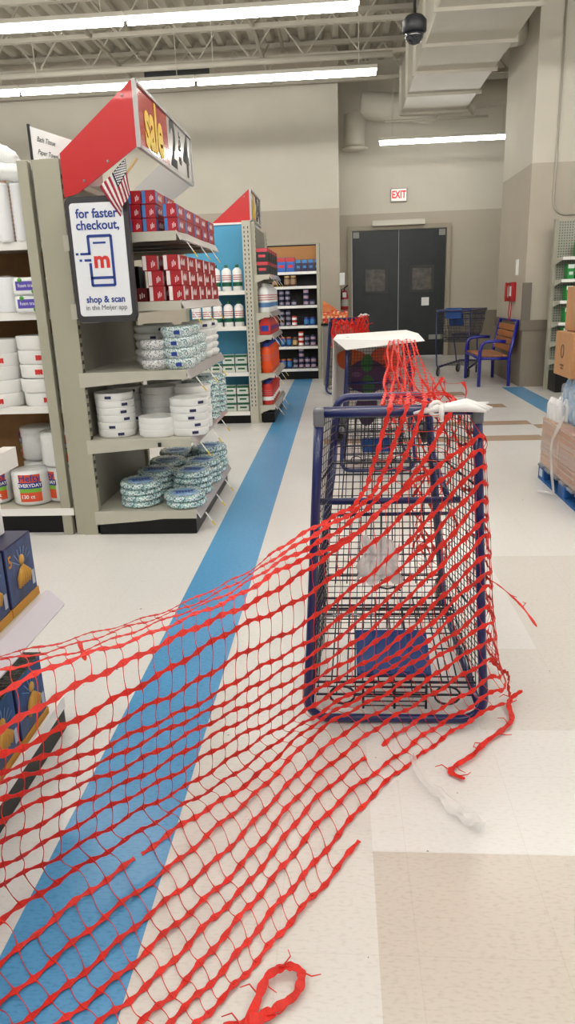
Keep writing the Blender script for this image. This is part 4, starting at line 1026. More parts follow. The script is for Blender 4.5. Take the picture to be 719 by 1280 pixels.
# ================================================================== NETTING
NET = [[[-0.962,1.3,0.653],[-0.915,1.357,0.64],[-0.862,1.413,0.627],[-0.804,1.47,0.616],[-0.778,1.509,0.605],[-0.75,1.548,0.594],[-0.72,1.588,0.584],[-0.687,1.627,0.576],[-0.65,1.66,0.573],[-0.61,1.69,0.574],[-0.569,1.72,0.576],[-0.526,1.75,0.581],[-0.483,1.783,0.586],[-0.436,1.822,0.592],[-0.386,1.862,0.6],[-0.339,1.901,0.61],[-0.298,1.94,0.618],[-0.237,1.963,0.654],[-0.191,1.986,0.686],[-0.137,2.009,0.712],[-0.082,2.032,0.734],[-0.039,2.047,0.754],[-0.001,2.057,0.772],[0.033,2.068,0.792],[0.058,2.078,0.819],[0.076,2.087,0.851],[0.091,2.093,0.891],[0.108,2.1,0.945],[0.126,2.106,1.009],[0.143,2.112,1.072]],[[-0.925,1.245,0.665],[-0.88,1.299,0.653],[-0.828,1.353,0.642],[-0.772,1.407,0.633],[-0.746,1.443,0.624],[-0.718,1.48,0.615],[-0.689,1.516,0.607],[-0.657,1.552,0.6],[-0.623,1.586,0.597],[-0.586,1.617,0.596],[-0.547,1.649,0.597],[-0.507,1.681,0.6],[-0.466,1.716,0.603],[-0.421,1.758,0.607],[-0.374,1.8,0.613],[-0.329,1.842,0.62],[-0.29,1.885,0.626],[-0.232,1.917,0.653],[-0.188,1.949,0.677],[-0.136,1.982,0.699],[-0.083,2.014,0.72],[-0.037,2.034,0.74],[0.007,2.048,0.76],[0.047,2.062,0.782],[0.08,2.076,0.812],[0.105,2.087,0.847],[0.127,2.093,0.89],[0.15,2.1,0.945],[0.171,2.106,1.008],[0.192,2.112,1.071]],[[-0.895,1.193,0.657],[-0.85,1.245,0.649],[-0.799,1.297,0.643],[-0.744,1.349,0.638],[-0.718,1.382,0.632],[-0.691,1.416,0.626],[-0.661,1.45,0.621],[-0.63,1.483,0.617],[-0.598,1.517,0.614],[-0.563,1.55,0.613],[-0.527,1.583,0.613],[-0.489,1.617,0.614],[-0.45,1.654,0.616],[-0.408,1.699,0.619],[-0.363,1.744,0.624],[-0.32,1.788,0.629],[-0.283,1.833,0.633],[-0.228,1.874,0.651],[-0.186,1.915,0.666],[-0.136,1.956,0.681],[-0.083,1.997,0.696],[-0.036,2.022,0.715],[0.008,2.039,0.736],[0.052,2.056,0.762],[0.093,2.074,0.797],[0.133,2.087,0.842],[0.168,2.093,0.893],[0.197,2.1,0.95],[0.22,2.106,1.011],[0.243,2.112,1.072]],[[-0.879,1.147,0.592],[-0.831,1.197,0.599],[-0.779,1.246,0.607],[-0.722,1.296,0.619],[-0.695,1.327,0.621],[-0.667,1.358,0.625],[-0.637,1.39,0.629],[-0.606,1.421,0.632],[-0.575,1.454,0.632],[-0.543,1.489,0.628],[-0.509,1.524,0.624],[-0.473,1.559,0.622],[-0.437,1.598,0.621],[-0.397,1.645,0.622],[-0.354,1.692,0.625],[-0.313,1.74,0.629],[-0.277,1.787,0.631],[-0.224,1.836,0.645],[-0.183,1.884,0.654],[-0.135,1.933,0.661],[-0.084,1.982,0.667],[-0.036,2.012,0.682],[0.012,2.032,0.7],[0.06,2.052,0.725],[0.111,2.072,0.763],[0.164,2.087,0.815],[0.213,2.093,0.874],[0.254,2.1,0.937],[0.29,2.106,1.003],[0.325,2.112,1.068]],[[-0.87,1.107,0.516],[-0.821,1.155,0.528],[-0.768,1.203,0.542],[-0.71,1.251,0.56],[-0.683,1.28,0.566],[-0.654,1.309,0.573],[-0.624,1.338,0.581],[-0.592,1.367,0.588],[-0.561,1.401,0.593],[-0.53,1.437,0.597],[-0.497,1.473,0.601],[-0.462,1.509,0.605],[-0.427,1.55,0.608],[-0.392,1.599,0.605],[-0.355,1.648,0.604],[-0.315,1.698,0.604],[-0.273,1.747,0.607],[-0.229,1.803,0.609],[-0.183,1.858,0.614],[-0.134,1.913,0.623],[-0.083,1.969,0.637],[-0.029,2.002,0.666],[0.026,2.025,0.707],[0.082,2.047,0.751],[0.137,2.07,0.794],[0.192,2.087,0.834],[0.245,2.093,0.873],[0.297,2.1,0.911],[0.348,2.106,0.947],[0.399,2.112,0.984]],[[-0.853,1.08,0.511],[-0.808,1.127,0.512],[-0.757,1.173,0.515],[-0.702,1.22,0.52],[-0.675,1.248,0.52],[-0.647,1.275,0.521],[-0.618,1.303,0.522],[-0.587,1.331,0.526],[-0.557,1.365,0.529],[-0.526,1.402,0.532],[-0.493,1.438,0.538],[-0.459,1.475,0.545],[-0.424,1.517,0.55],[-0.39,1.568,0.551],[-0.353,1.618,0.555],[-0.313,1.669,0.559],[-0.272,1.72,0.564],[-0.229,1.78,0.561],[-0.184,1.84,0.558],[-0.136,1.9,0.557],[-0.084,1.96,0.563],[-0.03,1.996,0.589],[0.026,2.02,0.629],[0.082,2.045,0.674],[0.138,2.069,0.719],[0.193,2.087,0.763],[0.246,2.093,0.809],[0.298,2.1,0.855],[0.35,2.106,0.899],[0.401,2.112,0.943]],[[-0.858,1.08,0.491],[-0.813,1.127,0.486],[-0.763,1.173,0.482],[-0.708,1.22,0.48],[-0.682,1.248,0.476],[-0.654,1.275,0.473],[-0.624,1.303,0.471],[-0.593,1.331,0.471],[-0.563,1.365,0.469],[-0.533,1.402,0.469],[-0.5,1.438,0.472],[-0.465,1.475,0.476],[-0.43,1.517,0.477],[-0.395,1.568,0.475],[-0.358,1.618,0.475],[-0.318,1.669,0.476],[-0.276,1.72,0.479],[-0.233,1.78,0.476],[-0.187,1.84,0.474],[-0.138,1.9,0.474],[-0.086,1.96,0.481],[-0.031,1.996,0.505],[0.025,2.02,0.54],[0.081,2.045,0.579],[0.138,2.069,0.621],[0.194,2.087,0.668],[0.249,2.093,0.723],[0.303,2.1,0.781],[0.356,2.106,0.839],[0.408,2.112,0.895]],[[-0.87,1.089,0.458],[-0.824,1.135,0.451],[-0.774,1.182,0.445],[-0.718,1.229,0.442],[-0.691,1.256,0.437],[-0.663,1.284,0.433],[-0.633,1.312,0.43],[-0.602,1.34,0.428],[-0.572,1.373,0.423],[-0.541,1.41,0.417],[-0.508,1.447,0.413],[-0.473,1.484,0.411],[-0.438,1.526,0.409],[-0.403,1.576,0.404],[-0.365,1.627,0.402],[-0.324,1.678,0.402],[-0.281,1.729,0.404],[-0.237,1.788,0.402],[-0.19,1.846,0.402],[-0.141,1.904,0.405],[-0.088,1.962,0.413],[-0.032,1.997,0.439],[0.024,2.02,0.475],[0.081,2.045,0.513],[0.138,2.069,0.555],[0.195,2.087,0.603],[0.251,2.093,0.661],[0.305,2.1,0.72],[0.359,2.106,0.78],[0.413,2.112,0.839]],[[-0.886,1.098,0.403],[-0.839,1.144,0.398],[-0.787,1.191,0.394],[-0.73,1.238,0.393],[-0.702,1.265,0.389],[-0.673,1.293,0.386],[-0.643,1.321,0.384],[-0.61,1.348,0.383],[-0.58,1.382,0.38],[-0.548,1.419,0.375],[-0.515,1.456,0.372],[-0.479,1.493,0.371],[-0.443,1.534,0.369],[-0.408,1.585,0.362],[-0.369,1.636,0.357],[-0.329,1.687,0.355],[-0.285,1.738,0.354],[-0.241,1.797,0.35],[-0.193,1.853,0.35],[-0.142,1.909,0.352],[-0.089,1.965,0.359],[-0.033,1.997,0.384],[0.023,2.02,0.416],[0.081,2.045,0.45],[0.139,2.069,0.49],[0.196,2.087,0.537],[0.253,2.093,0.596],[0.308,2.1,0.659],[0.363,2.106,0.723],[0.417,2.112,0.784]],[[-0.905,1.106,0.339],[-0.855,1.153,0.336],[-0.801,1.2,0.336],[-0.742,1.246,0.338],[-0.714,1.274,0.336],[-0.684,1.302,0.335],[-0.652,1.329,0.335],[-0.62,1.357,0.335],[-0.588,1.391,0.332],[-0.556,1.428,0.327],[-0.522,1.465,0.323],[-0.486,1.502,0.322],[-0.449,1.543,0.319],[-0.413,1.594,0.312],[-0.374,1.645,0.309],[-0.333,1.695,0.307],[-0.289,1.746,0.306],[-0.244,1.805,0.301],[-0.195,1.859,0.3],[-0.144,1.913,0.301],[-0.091,1.967,0.307],[-0.034,1.997,0.331],[0.023,2.02,0.361],[0.08,2.045,0.394],[0.139,2.069,0.431],[0.197,2.087,0.478],[0.255,2.093,0.537],[0.311,2.1,0.6],[0.367,2.106,0.664],[0.422,2.112,0.726]],[[-0.926,1.115,0.263],[-0.874,1.162,0.264],[-0.818,1.208,0.266],[-0.757,1.255,0.272],[-0.727,1.283,0.271],[-0.696,1.31,0.272],[-0.664,1.338,0.273],[-0.63,1.366,0.275],[-0.598,1.4,0.273],[-0.565,1.437,0.271],[-0.53,1.473,0.269],[-0.493,1.51,0.27],[-0.456,1.552,0.268],[-0.419,1.603,0.262],[-0.379,1.653,0.258],[-0.337,1.704,0.255],[-0.293,1.755,0.255],[-0.247,1.814,0.25],[-0.198,1.866,0.25],[-0.146,1.918,0.253],[-0.092,1.97,0.259],[-0.035,1.998,0.283],[0.022,2.02,0.31],[0.08,2.045,0.34],[0.139,2.069,0.375],[0.198,2.087,0.42],[0.257,2.093,0.48],[0.315,2.1,0.545],[0.373,2.106,0.611],[0.429,2.112,0.675]],[[-0.947,1.124,0.185],[-0.893,1.17,0.188],[-0.834,1.217,0.194],[-0.771,1.264,0.203],[-0.741,1.291,0.204],[-0.709,1.319,0.206],[-0.676,1.347,0.209],[-0.641,1.375,0.213],[-0.607,1.408,0.213],[-0.574,1.445,0.212],[-0.538,1.482,0.212],[-0.5,1.519,0.214],[-0.462,1.561,0.214],[-0.425,1.611,0.207],[-0.385,1.662,0.203],[-0.342,1.713,0.2],[-0.297,1.764,0.199],[-0.25,1.822,0.196],[-0.2,1.872,0.2],[-0.148,1.922,0.207],[-0.093,1.972,0.216],[-0.036,1.998,0.24],[0.022,2.02,0.266],[0.08,2.045,0.292],[0.139,2.069,0.324],[0.199,2.087,0.367],[0.259,2.093,0.425],[0.318,2.1,0.489],[0.377,2.106,0.553],[0.434,2.112,0.615]],[[-0.965,1.133,0.122],[-0.91,1.179,0.125],[-0.85,1.226,0.13],[-0.785,1.272,0.138],[-0.754,1.3,0.139],[-0.721,1.328,0.141],[-0.687,1.356,0.143],[-0.652,1.383,0.147],[-0.618,1.417,0.147],[-0.583,1.454,0.145],[-0.547,1.491,0.146],[-0.509,1.528,0.148],[-0.47,1.569,0.148],[-0.432,1.62,0.142],[-0.391,1.671,0.139],[-0.347,1.722,0.138],[-0.301,1.772,0.14],[-0.254,1.831,0.14],[-0.203,1.879,0.149],[-0.149,1.927,0.161],[-0.094,1.975,0.174],[-0.036,1.999,0.201],[0.021,2.02,0.226],[0.08,2.045,0.251],[0.139,2.069,0.281],[0.2,2.087,0.321],[0.26,2.093,0.376],[0.321,2.1,0.436],[0.38,2.106,0.496],[0.439,2.112,0.554]],[[-0.961,1.089,0.008],[-0.916,1.152,0.008],[-0.868,1.22,0.008],[-0.808,1.281,0.021],[-0.774,1.309,0.032],[-0.738,1.337,0.044],[-0.702,1.364,0.058],[-0.665,1.392,0.07],[-0.629,1.426,0.075],[-0.594,1.463,0.075],[-0.556,1.5,0.075],[-0.517,1.537,0.077],[-0.478,1.578,0.078],[-0.439,1.629,0.074],[-0.397,1.68,0.072],[-0.353,1.73,0.073],[-0.306,1.781,0.077],[-0.258,1.839,0.08],[-0.205,1.885,0.096],[-0.151,1.931,0.114],[-0.095,1.977,0.132],[-0.037,1.999,0.162],[0.021,2.02,0.188],[0.079,2.045,0.213],[0.139,2.069,0.242],[0.2,2.087,0.281],[0.262,2.093,0.334],[0.323,2.1,0.391],[0.384,2.106,0.448],[0.444,2.112,0.504]],[[-0.895,0.983,0.006],[-0.855,1.045,0.006],[-0.813,1.113,0.006],[-0.766,1.186,0.006],[-0.741,1.226,0.006],[-0.715,1.267,0.006],[-0.688,1.31,0.006],[-0.659,1.354,0.006],[-0.628,1.399,0.006],[-0.595,1.445,0.006],[-0.561,1.492,0.006],[-0.525,1.54,0.006],[-0.486,1.587,0.007],[-0.445,1.635,0.006],[-0.402,1.682,0.006],[-0.357,1.732,0.006],[-0.311,1.79,0.006],[-0.261,1.848,0.016],[-0.208,1.892,0.042],[-0.153,1.936,0.071],[-0.096,1.979,0.097],[-0.038,1.999,0.131],[0.02,2.02,0.158],[0.079,2.045,0.18],[0.139,2.069,0.204],[0.201,2.087,0.24],[0.263,2.093,0.287],[0.326,2.1,0.338],[0.388,2.106,0.389],[0.449,2.112,0.438]],[[-0.849,0.91,0.008],[-0.81,0.967,0.008],[-0.768,1.028,0.008],[-0.723,1.094,0.008],[-0.699,1.13,0.008],[-0.673,1.167,0.008],[-0.647,1.205,0.008],[-0.619,1.245,0.008],[-0.59,1.286,0.008],[-0.559,1.329,0.008],[-0.527,1.374,0.008],[-0.494,1.421,0.008],[-0.459,1.47,0.008],[-0.421,1.522,0.008],[-0.382,1.577,0.008],[-0.342,1.636,0.008],[-0.299,1.701,0.008],[-0.254,1.778,0.008],[-0.207,1.867,0.008],[-0.154,1.936,0.026],[-0.097,1.979,0.058],[-0.038,1.999,0.095],[0.02,2.02,0.122],[0.079,2.045,0.143],[0.139,2.069,0.165],[0.202,2.087,0.198],[0.265,2.093,0.244],[0.328,2.1,0.293],[0.392,2.106,0.342],[0.454,2.112,0.389]],[[-0.814,0.852,0.006],[-0.775,0.904,0.006],[-0.733,0.96,0.006],[-0.689,1.02,0.006],[-0.665,1.052,0.006],[-0.64,1.085,0.006],[-0.614,1.119,0.006],[-0.587,1.156,0.006],[-0.56,1.194,0.006],[-0.531,1.235,0.006],[-0.5,1.277,0.006],[-0.469,1.323,0.006],[-0.435,1.37,0.006],[-0.4,1.419,0.006],[-0.363,1.471,0.006],[-0.325,1.527,0.006],[-0.284,1.59,0.006],[-0.242,1.666,0.006],[-0.198,1.754,0.006],[-0.15,1.848,0.006],[-0.097,1.941,0.006],[-0.039,1.999,0.023],[0.019,2.02,0.057],[0.079,2.045,0.084],[0.14,2.069,0.111],[0.203,2.087,0.146],[0.267,2.093,0.191],[0.331,2.1,0.237],[0.396,2.106,0.283],[0.459,2.112,0.328]],[[-0.774,0.789,0.008],[-0.738,0.839,0.008],[-0.699,0.893,0.008],[-0.656,0.951,0.008],[-0.634,0.982,0.008],[-0.611,1.014,0.008],[-0.586,1.048,0.008],[-0.561,1.082,0.008],[-0.534,1.118,0.008],[-0.506,1.154,0.008],[-0.476,1.192,0.008],[-0.445,1.232,0.008],[-0.413,1.276,0.008],[-0.38,1.322,0.008],[-0.345,1.372,0.008],[-0.309,1.427,0.008],[-0.271,1.489,0.008],[-0.231,1.563,0.008],[-0.189,1.649,0.008],[-0.143,1.742,0.008],[-0.093,1.835,0.008],[-0.039,1.918,0.008],[0.018,1.994,0.008],[0.078,2.045,0.022],[0.14,2.069,0.053],[0.204,2.087,0.09],[0.268,2.093,0.133],[0.334,2.1,0.174],[0.4,2.106,0.214],[0.465,2.112,0.254]],[[-0.742,0.737,0.006],[-0.707,0.785,0.006],[-0.669,0.836,0.006],[-0.629,0.891,0.006],[-0.607,0.92,0.006],[-0.585,0.951,0.006],[-0.561,0.983,0.006],[-0.537,1.016,0.006],[-0.511,1.049,0.006],[-0.483,1.082,0.006],[-0.455,1.116,0.006],[-0.425,1.154,0.006],[-0.395,1.195,0.006],[-0.363,1.241,0.006],[-0.331,1.291,0.006],[-0.296,1.346,0.006],[-0.26,1.406,0.006],[-0.222,1.477,0.006],[-0.182,1.558,0.006],[-0.138,1.646,0.006],[-0.09,1.733,0.006],[-0.038,1.813,0.006],[0.016,1.887,0.006],[0.074,1.958,0.006],[0.137,2.029,0.006],[0.205,2.087,0.018],[0.272,2.093,0.064],[0.34,2.1,0.107],[0.409,2.106,0.148],[0.476,2.112,0.19]],[[-0.706,0.68,0.008],[-0.673,0.726,0.008],[-0.638,0.775,0.008],[-0.599,0.828,0.008],[-0.579,0.856,0.008],[-0.558,0.885,0.008],[-0.535,0.916,0.008],[-0.512,0.947,0.008],[-0.487,0.979,0.008],[-0.461,1.01,0.008],[-0.434,1.043,0.008],[-0.406,1.078,0.008],[-0.377,1.118,0.008],[-0.347,1.163,0.008],[-0.316,1.212,0.008],[-0.284,1.266,0.008],[-0.249,1.324,0.008],[-0.213,1.391,0.008],[-0.174,1.466,0.008],[-0.132,1.546,0.008],[-0.086,1.627,0.008],[-0.037,1.702,0.008],[0.014,1.774,0.008],[0.069,1.845,0.008],[0.129,1.917,0.008],[0.197,1.995,0.008],[0.273,2.076,0.008],[0.347,2.1,0.048],[0.418,2.106,0.097],[0.488,2.112,0.147]],[[-0.685,0.646,0.006],[-0.652,0.689,0.006],[-0.617,0.734,0.006],[-0.579,0.784,0.006],[-0.559,0.81,0.006],[-0.538,0.837,0.006],[-0.516,0.865,0.006],[-0.493,0.894,0.006],[-0.469,0.925,0.006],[-0.445,0.956,0.006],[-0.419,0.99,0.006],[-0.392,1.025,0.006],[-0.364,1.062,0.006],[-0.335,1.102,0.006],[-0.304,1.144,0.006],[-0.272,1.19,0.006],[-0.238,1.241,0.006],[-0.203,1.298,0.006],[-0.166,1.363,0.006],[-0.126,1.433,0.006],[-0.082,1.506,0.006],[-0.036,1.581,0.006],[0.012,1.659,0.006],[0.065,1.742,0.006],[0.123,1.826,0.006],[0.19,1.912,0.006],[0.266,1.996,0.006],[0.35,2.08,0.006],[0.428,2.106,0.046],[0.501,2.112,0.099]],[[-0.663,0.611,0.008],[-0.631,0.651,0.008],[-0.596,0.694,0.008],[-0.558,0.74,0.008],[-0.539,0.764,0.008],[-0.518,0.79,0.008],[-0.497,0.816,0.008],[-0.474,0.843,0.008],[-0.451,0.871,0.008],[-0.427,0.9,0.008],[-0.402,0.931,0.008],[-0.376,0.963,0.008],[-0.349,0.998,0.008],[-0.321,1.037,0.008],[-0.292,1.079,0.008],[-0.261,1.123,0.008],[-0.229,1.171,0.008],[-0.195,1.221,0.008],[-0.158,1.274,0.008],[-0.12,1.332,0.008],[-0.079,1.395,0.008],[-0.035,1.468,0.008],[0.014,1.552,0.008],[0.067,1.644,0.008],[0.122,1.739,0.008],[0.179,1.828,0.008],[0.235,1.908,0.008],[0.292,1.984,0.008],[0.351,2.061,0.008],[0.408,2.112,0.03]]]
red_t = netm
def sheet_mesh(P, ns, m_nodes, wn=.0085, wm=.0040, tr=.0009, torn=lambda i, j: False, tornx=lambda i, j: False, sub=8):
    """P(s, c): surface point; s strip index (float), c node index (float)"""
    rib = MB(); thr = MB()
    def frame_at(s, c):
        p = P(s, c); d = P(s, min(c+.15, m_nodes))-P(s, max(c-.15, 0)); e = P(min(s+.2, ns-1), c)-P(max(s-.2, 0), c)
        if d.length < 1e-7: d = Vector((1, 0, 0))
        d.normalize(); e = e-d*e.dot(d)
        if e.length < 1e-6: e = Vector((0, 0, 1))
        e.normalize(); return p, d, e
    for i in range(ns):
        vs = []; fs = []; idx = []
        ph = 0
        tot = m_nodes*sub
        prev = False
        for q in range(tot+1):
            c = q/sub
            ok = not torn(i, c)
            if ok:
                p, d, e = frame_at(i, c)
                w = wm+(wn-wm)*(.5+.5*math.cos(2*PI*(c+ph)))**1.2
                nn = d.cross(e)*(.0006*math.sin(q*1.7+i))
                nt_ = d.cross(e)*.0007
                vs += [p-e*w+nn-nt_, p+e*w-nn-nt_, p+e*w-nn+nt_, p-e*w+nn+nt_]
                k = len(vs)//4-1; a_, b_ = 4*(k-1), 4*k
                if prev: fs += [(a_+z_, b_+z_, b_+(z_+1) % 4, a_+(z_+1) % 4) for z_ in range(4)]
            prev = ok
        rib.add(vs, fs)
    for i in range(ns-1):
        n = m_nodes
        for j in range(n+1):
            c0 = j+0.0; c1 = c0
            c0 = min(c0, n); c1 = min(c1, n)
            if tornx(i, j) or torn(i, c0) or torn(i+1, c1): continue
            pts = []
            for k in range(6):
                v = k/5; cc = c0+(c1-c0)*v+.10*math.sin(v*PI)*(1 if i % 2 else -1)
                pts.append(P(i+v, min(max(cc, 0), n)))
            thr.tube(pts, [tr*4, tr*1.5, tr, tr, tr*1.5, tr*4], 4)
    rib.v += []; n0 = len(rib.v)
    return rib, thr
def crv(a, b, c, d, f):
    return .5*((2*b)+(-a+c)*f+(2*a-5*b+4*c-d)*f*f+(-a+3*b-3*c+d)*f**3)
G = [[Vector(p) for p in r] for r in NET]
NS = len(G)
# wrap the right end round the cart's right edge / over its top bar
for i, r in enumerate(G):
    e = r[-1].copy(); s_ = i-2
    if s_ >= 2: ext = [(.018, .012, -.004), (.032, .05, -.012), (.036, .13, -.02), (.035+.02*math.sin(i*1.3), .26, -.035), (.03+.03*math.sin(i*2.1), .40, -.06)]
    else: ext = [(.006, .03, .018), (.012, .08, .02), (.02, .16, .012), (.03, .26, .004), (.04, .38, -.01)]
    if s_ >= 13: ext = [(x+.02*(k+1)/5*(s_-12)*.4, y, z) for k, (x, y, z) in enumerate(ext)]
    for d in ext:
        q = e+Vector(d); q.z = max(q.z, .012); r.append(q)
NC = len(G[0])
def cpt(row, c):
    c = max(0, min(c, NC-1.0001)); i = int(c); f = c-i
    g = lambda k: row[max(0, min(k, NC-1))]
    return crv(g(i-1), g(i), g(i+1), g(i+2), f)
# cumulative mean length to place nodes evenly (mid strips)
LEN = [0]
mid = G[10]
for k in range(1, NC): LEN.append(LEN[-1]+.5*((G[6][k]-G[6][k-1]).length+(G[14][k]-G[14][k-1]).length))
STEP = .046
NN = int(LEN[-1]/STEP)
def c_of(n, s):
    L0 = n*STEP; fade = max(0, min(1, (LEN[-1]-L0)/1.1))
    sh = (.040*max(0, s-12) if s > 12 else 0)-.030*max(0, 5-s)
    L = min(max(L0+sh*fade*(.35 if s < 12 else 1), 0), LEN[-1]-1e-4); k = 0
    lo = 0
    import bisect
    k = bisect.bisect_right(LEN, L)-1
    return k+(L-LEN[k])/(LEN[k+1]-LEN[k])
def PN(s, n):
    s = max(0, min(s, NS-1)); i = int(min(s, NS-1.0001)); f = s-i; c = c_of(n, s)
    g = lambda k: cpt(G[max(0, min(k, NS-1))], c)
    if f < 1e-6: p = g(i)
    else: p = crv(g(i-1), g(i), g(i+1), g(i+2), f)
    w = .0035*math.sin(n*1.9+s*2.3)+.003*math.sin(n*.7-s*1.1)
    p = p+Vector((0, w, w*.6)); p.z = max(p.z, .004)
    return p
last_strip_end = 19.5
def torn(i, c):
    cx = c_of(c, i)          # column 3 = image left edge ; 4.33 columns per 100 px
    if i == 21 and cx > 3+4.33*4.5: return True
    if i == 14 and 3+4.33*1.7 < cx < 3+4.33*1.76: return True
    if i == 18 and 3+4.33*4.6 < cx < 3+4.33*4.78: return True
    return False
holes = {(13, 20), (12, 19), (14, 24), (13, 22), (15, 26), (16, 21), (11, 18)}
def tornx(i, j):
    cx = c_of(j, i)
    if i == 20 and cx > 3+4.33*4.2: return True
    if i == 19 and cx > 3+4.33*5.9: return True
    return (i*31+j*17) % 97 in (3,) or (i in (12, 13) and (i*7+j*5) % 9 == 0 and cx < 13)
rib, thr = sheet_mesh(PN, NS, NN, torn=torn, tornx=tornx)
# second stretch: from the near cart's top bar back to the second cart's top
def P2(s, n):
    u = n/40; a = s/9
    A = Vector((.13+.30*a, 2.30+.0*a, 1.055)); B = Vector((.375+.19*a, 5.60, 1.045))
    p = A.lerp(B, u)
    sag = math.sin(u*PI)
    p.z -= (.06+.16*a)*sag; p.x += .05*a*sag
    p += Vector((.008*math.sin(n*.33+s*2), 0, .008*math.sin(n*.4+s*1.7)))
    return p
r2, t2 = sheet_mesh(P2, 10, 40, wn=.007, wm=.0032)
# third: loose netting hanging behind the near cart, bunched
def P3(s, n):
    u = n/16; a = s/6
    p = Vector((.36+.15*a+.03*math.sin(n*1.1+s*2.2), 3.22+.10*math.sin(s*1.9+n*.5), 1.02-.85*u))
    p.x += -.05*u*math.sin(a*PI)+.02*math.sin(u*7+s); return p
r3, t3 = sheet_mesh(P3, 7, 16, wn=.009, wm=.004)
# fourth: netting lying over the second cart's open face, right part
def P4(s, n):
    u = n/14; a = s/5
    return Vector((.36+.20*a+.015*math.sin(n*1.7+s), 5.675-.01*math.sin(n+s), 1.05-.70*u+.02*math.sin(s*2+n*.8)))
r4, t4 = sheet_mesh(P4, 6, 14, wn=.010, wm=.004)
net = MB()
net.smooth = False
net.mat(netm)
tn = thing('safety_netting', 'long torn red plastic safety netting stretched across the aisle over the tipped carts', 'netting', (.0, 1.6, 0))
def shift(mb):
    mb.v = [(v[0], v[1]-1.6, v[2]) for v in mb.v]; return mb
def merge(a, b):
    n = len(a.v); a.v += b.v; a.f += [[n+i for i in f] for f in b.f]; a.m += b.m; a.sm += b.sm; return shift(a)
merge(rib, thr).build('net', netm, tn)
for k, (a, b) in enumerate(((r2, t2), (r3, t3), (r4, t4))):
    merge(a, b).build('net', netm, tn)
def ribbon(pts, w, name, parent, m=netm, tufts=0):
    pts = [Vector(p) for p in pts]; q = []
    for i in range(len(pts)-1):
        g = lambda k: pts[max(0, min(k, len(pts)-1))]
        for f in range(6): q.append(crv(g(i-1), g(i), g(i+1), g(i+2), f/6))
    q.append(pts[-1]); vs = []; mb = MB()
    for i, p in enumerate(q):
        d = (q[min(i+1, len(q)-1)]-q[max(i-1, 0)]).normalized(); e = Vector((-d.y, d.x, .25*math.sin(i*.9))).normalized()
        ww = w*(.6+.4*abs(math.sin(i*.8)))*(1 if 0 < i < len(q)-1 else .3)
        vs += [p-e*ww, p+e*ww]
    mb.add(vs, [(2*i, 2*i+2, 2*i+3, 2*i+1) for i in range(len(q)-1)])
    for k in range(tufts):
        p = q[(k*5+3) % len(q)]; a = k*2.4
        mb.tube([p, p+Vector((.03*math.cos(a), .03*math.sin(a), .006)), p+Vector((.045*math.cos(a+.4), .045*math.sin(a+.4), .002))], [.0014, .0009, .0005], 4)
    mb.v = [(v[0], v[1]-1.6, v[2]) for v in mb.v]
    return mb.build(name, m, parent, solid=.0012)

ribbon([(.355, 1.842, .010), (.318, 1.872, .010), (.332, 1.90, .010), (.393, 1.944, .02), (.453, 2.029, .012), (.515, 2.087, .016), (.562, 2.157, .012), (.567, 2.23, .02), (.585, 2.261, .03), (.622, 2.277, .05)], .010, 'torn_strip', tn, tufts=10)
ribbon([(-.232, 1.0, .012), (-.19, 1.102, .014), (-.172, 1.164, .018), (-.141, 1.189, .02), (-.114, 1.192, .02), (-.097, 1.174, .02), (-.107, 1.135, .014), (-.146, 1.104, .012), (-.176, 1.081, .014), (-.225, 1.05, .012)], .011, 'torn_strip', tn, tufts=6)
ribbon([(-.15, 1.100, .012), (-.19, 1.07, .016), (-.25, 1.05, .014)], .018, 'torn_strip', tn, tufts=2)
ribbon([(.50, 2.6, .36), (.574, 2.66, .31), (.64, 2.66, .26), (.69, 2.60, .22), (.73, 2.53, .17)], .006, 'torn_strip', tn, tufts=4)
ribbon([(-.64, 1.55, .60), (-.62, 1.50, .625), (-.60, 1.47, .60)], .006, 'torn_strip', tn)

# torn white film ribbon on the floor, knots of white film
filmw = mat('thin_white_film', '#F3F1EE', .35, alpha=.5, bump=.5, bscale=30)
t = thing('plastic_film_strip', 'thin translucent white plastic strip lying on the floor below the nearest cart', 'plastic strip', (.27, 1.8, 0))
pts = [(.206, 1.941, .012), (.214, 1.874, .02), (.241, 1.801, .012), (.274, 1.75, .016), (.305, 1.691, .012), (.342, 1.655, .014), (.372, 1.631, .01)]
for k, (dx, w) in enumerate(((0, .018), (.008, .012))):
    ps = [Vector(p)+Vector((dx, .004*k, .006*k))-Vector((.27, 1.8, 0)) for p in pts]; mb = MB(); vs = []; q = []
    for i in range(len(ps)-1):
        g = lambda j: ps[max(0, min(j, len(ps)-1))]
        for f in range(5): q.append(crv(g(i-1), g(i), g(i+1), g(i+2), f/5))
    for i, p in enumerate(q):
        d = (q[min(i+1, len(q)-1)]-q[max(i-1, 0)]).normalized(); e = Vector((-d.y, d.x, .5*math.sin(i*1.1))); ww = w*(.3+1.0*i/len(q))
        vs += [p-e*ww+Vector((0, 0, .004)), p+Vector((0, 0, .008)), p+e*ww+Vector((0, 0, .004))]
    mb.smooth = True
    mb.add(vs, [(3*i+a, 3*i+3+a, 3*i+4+a, 3*i+1+a) for i in range(len(q)-1) for a in (0, 1)])
    mb.build('film', filmw, t)
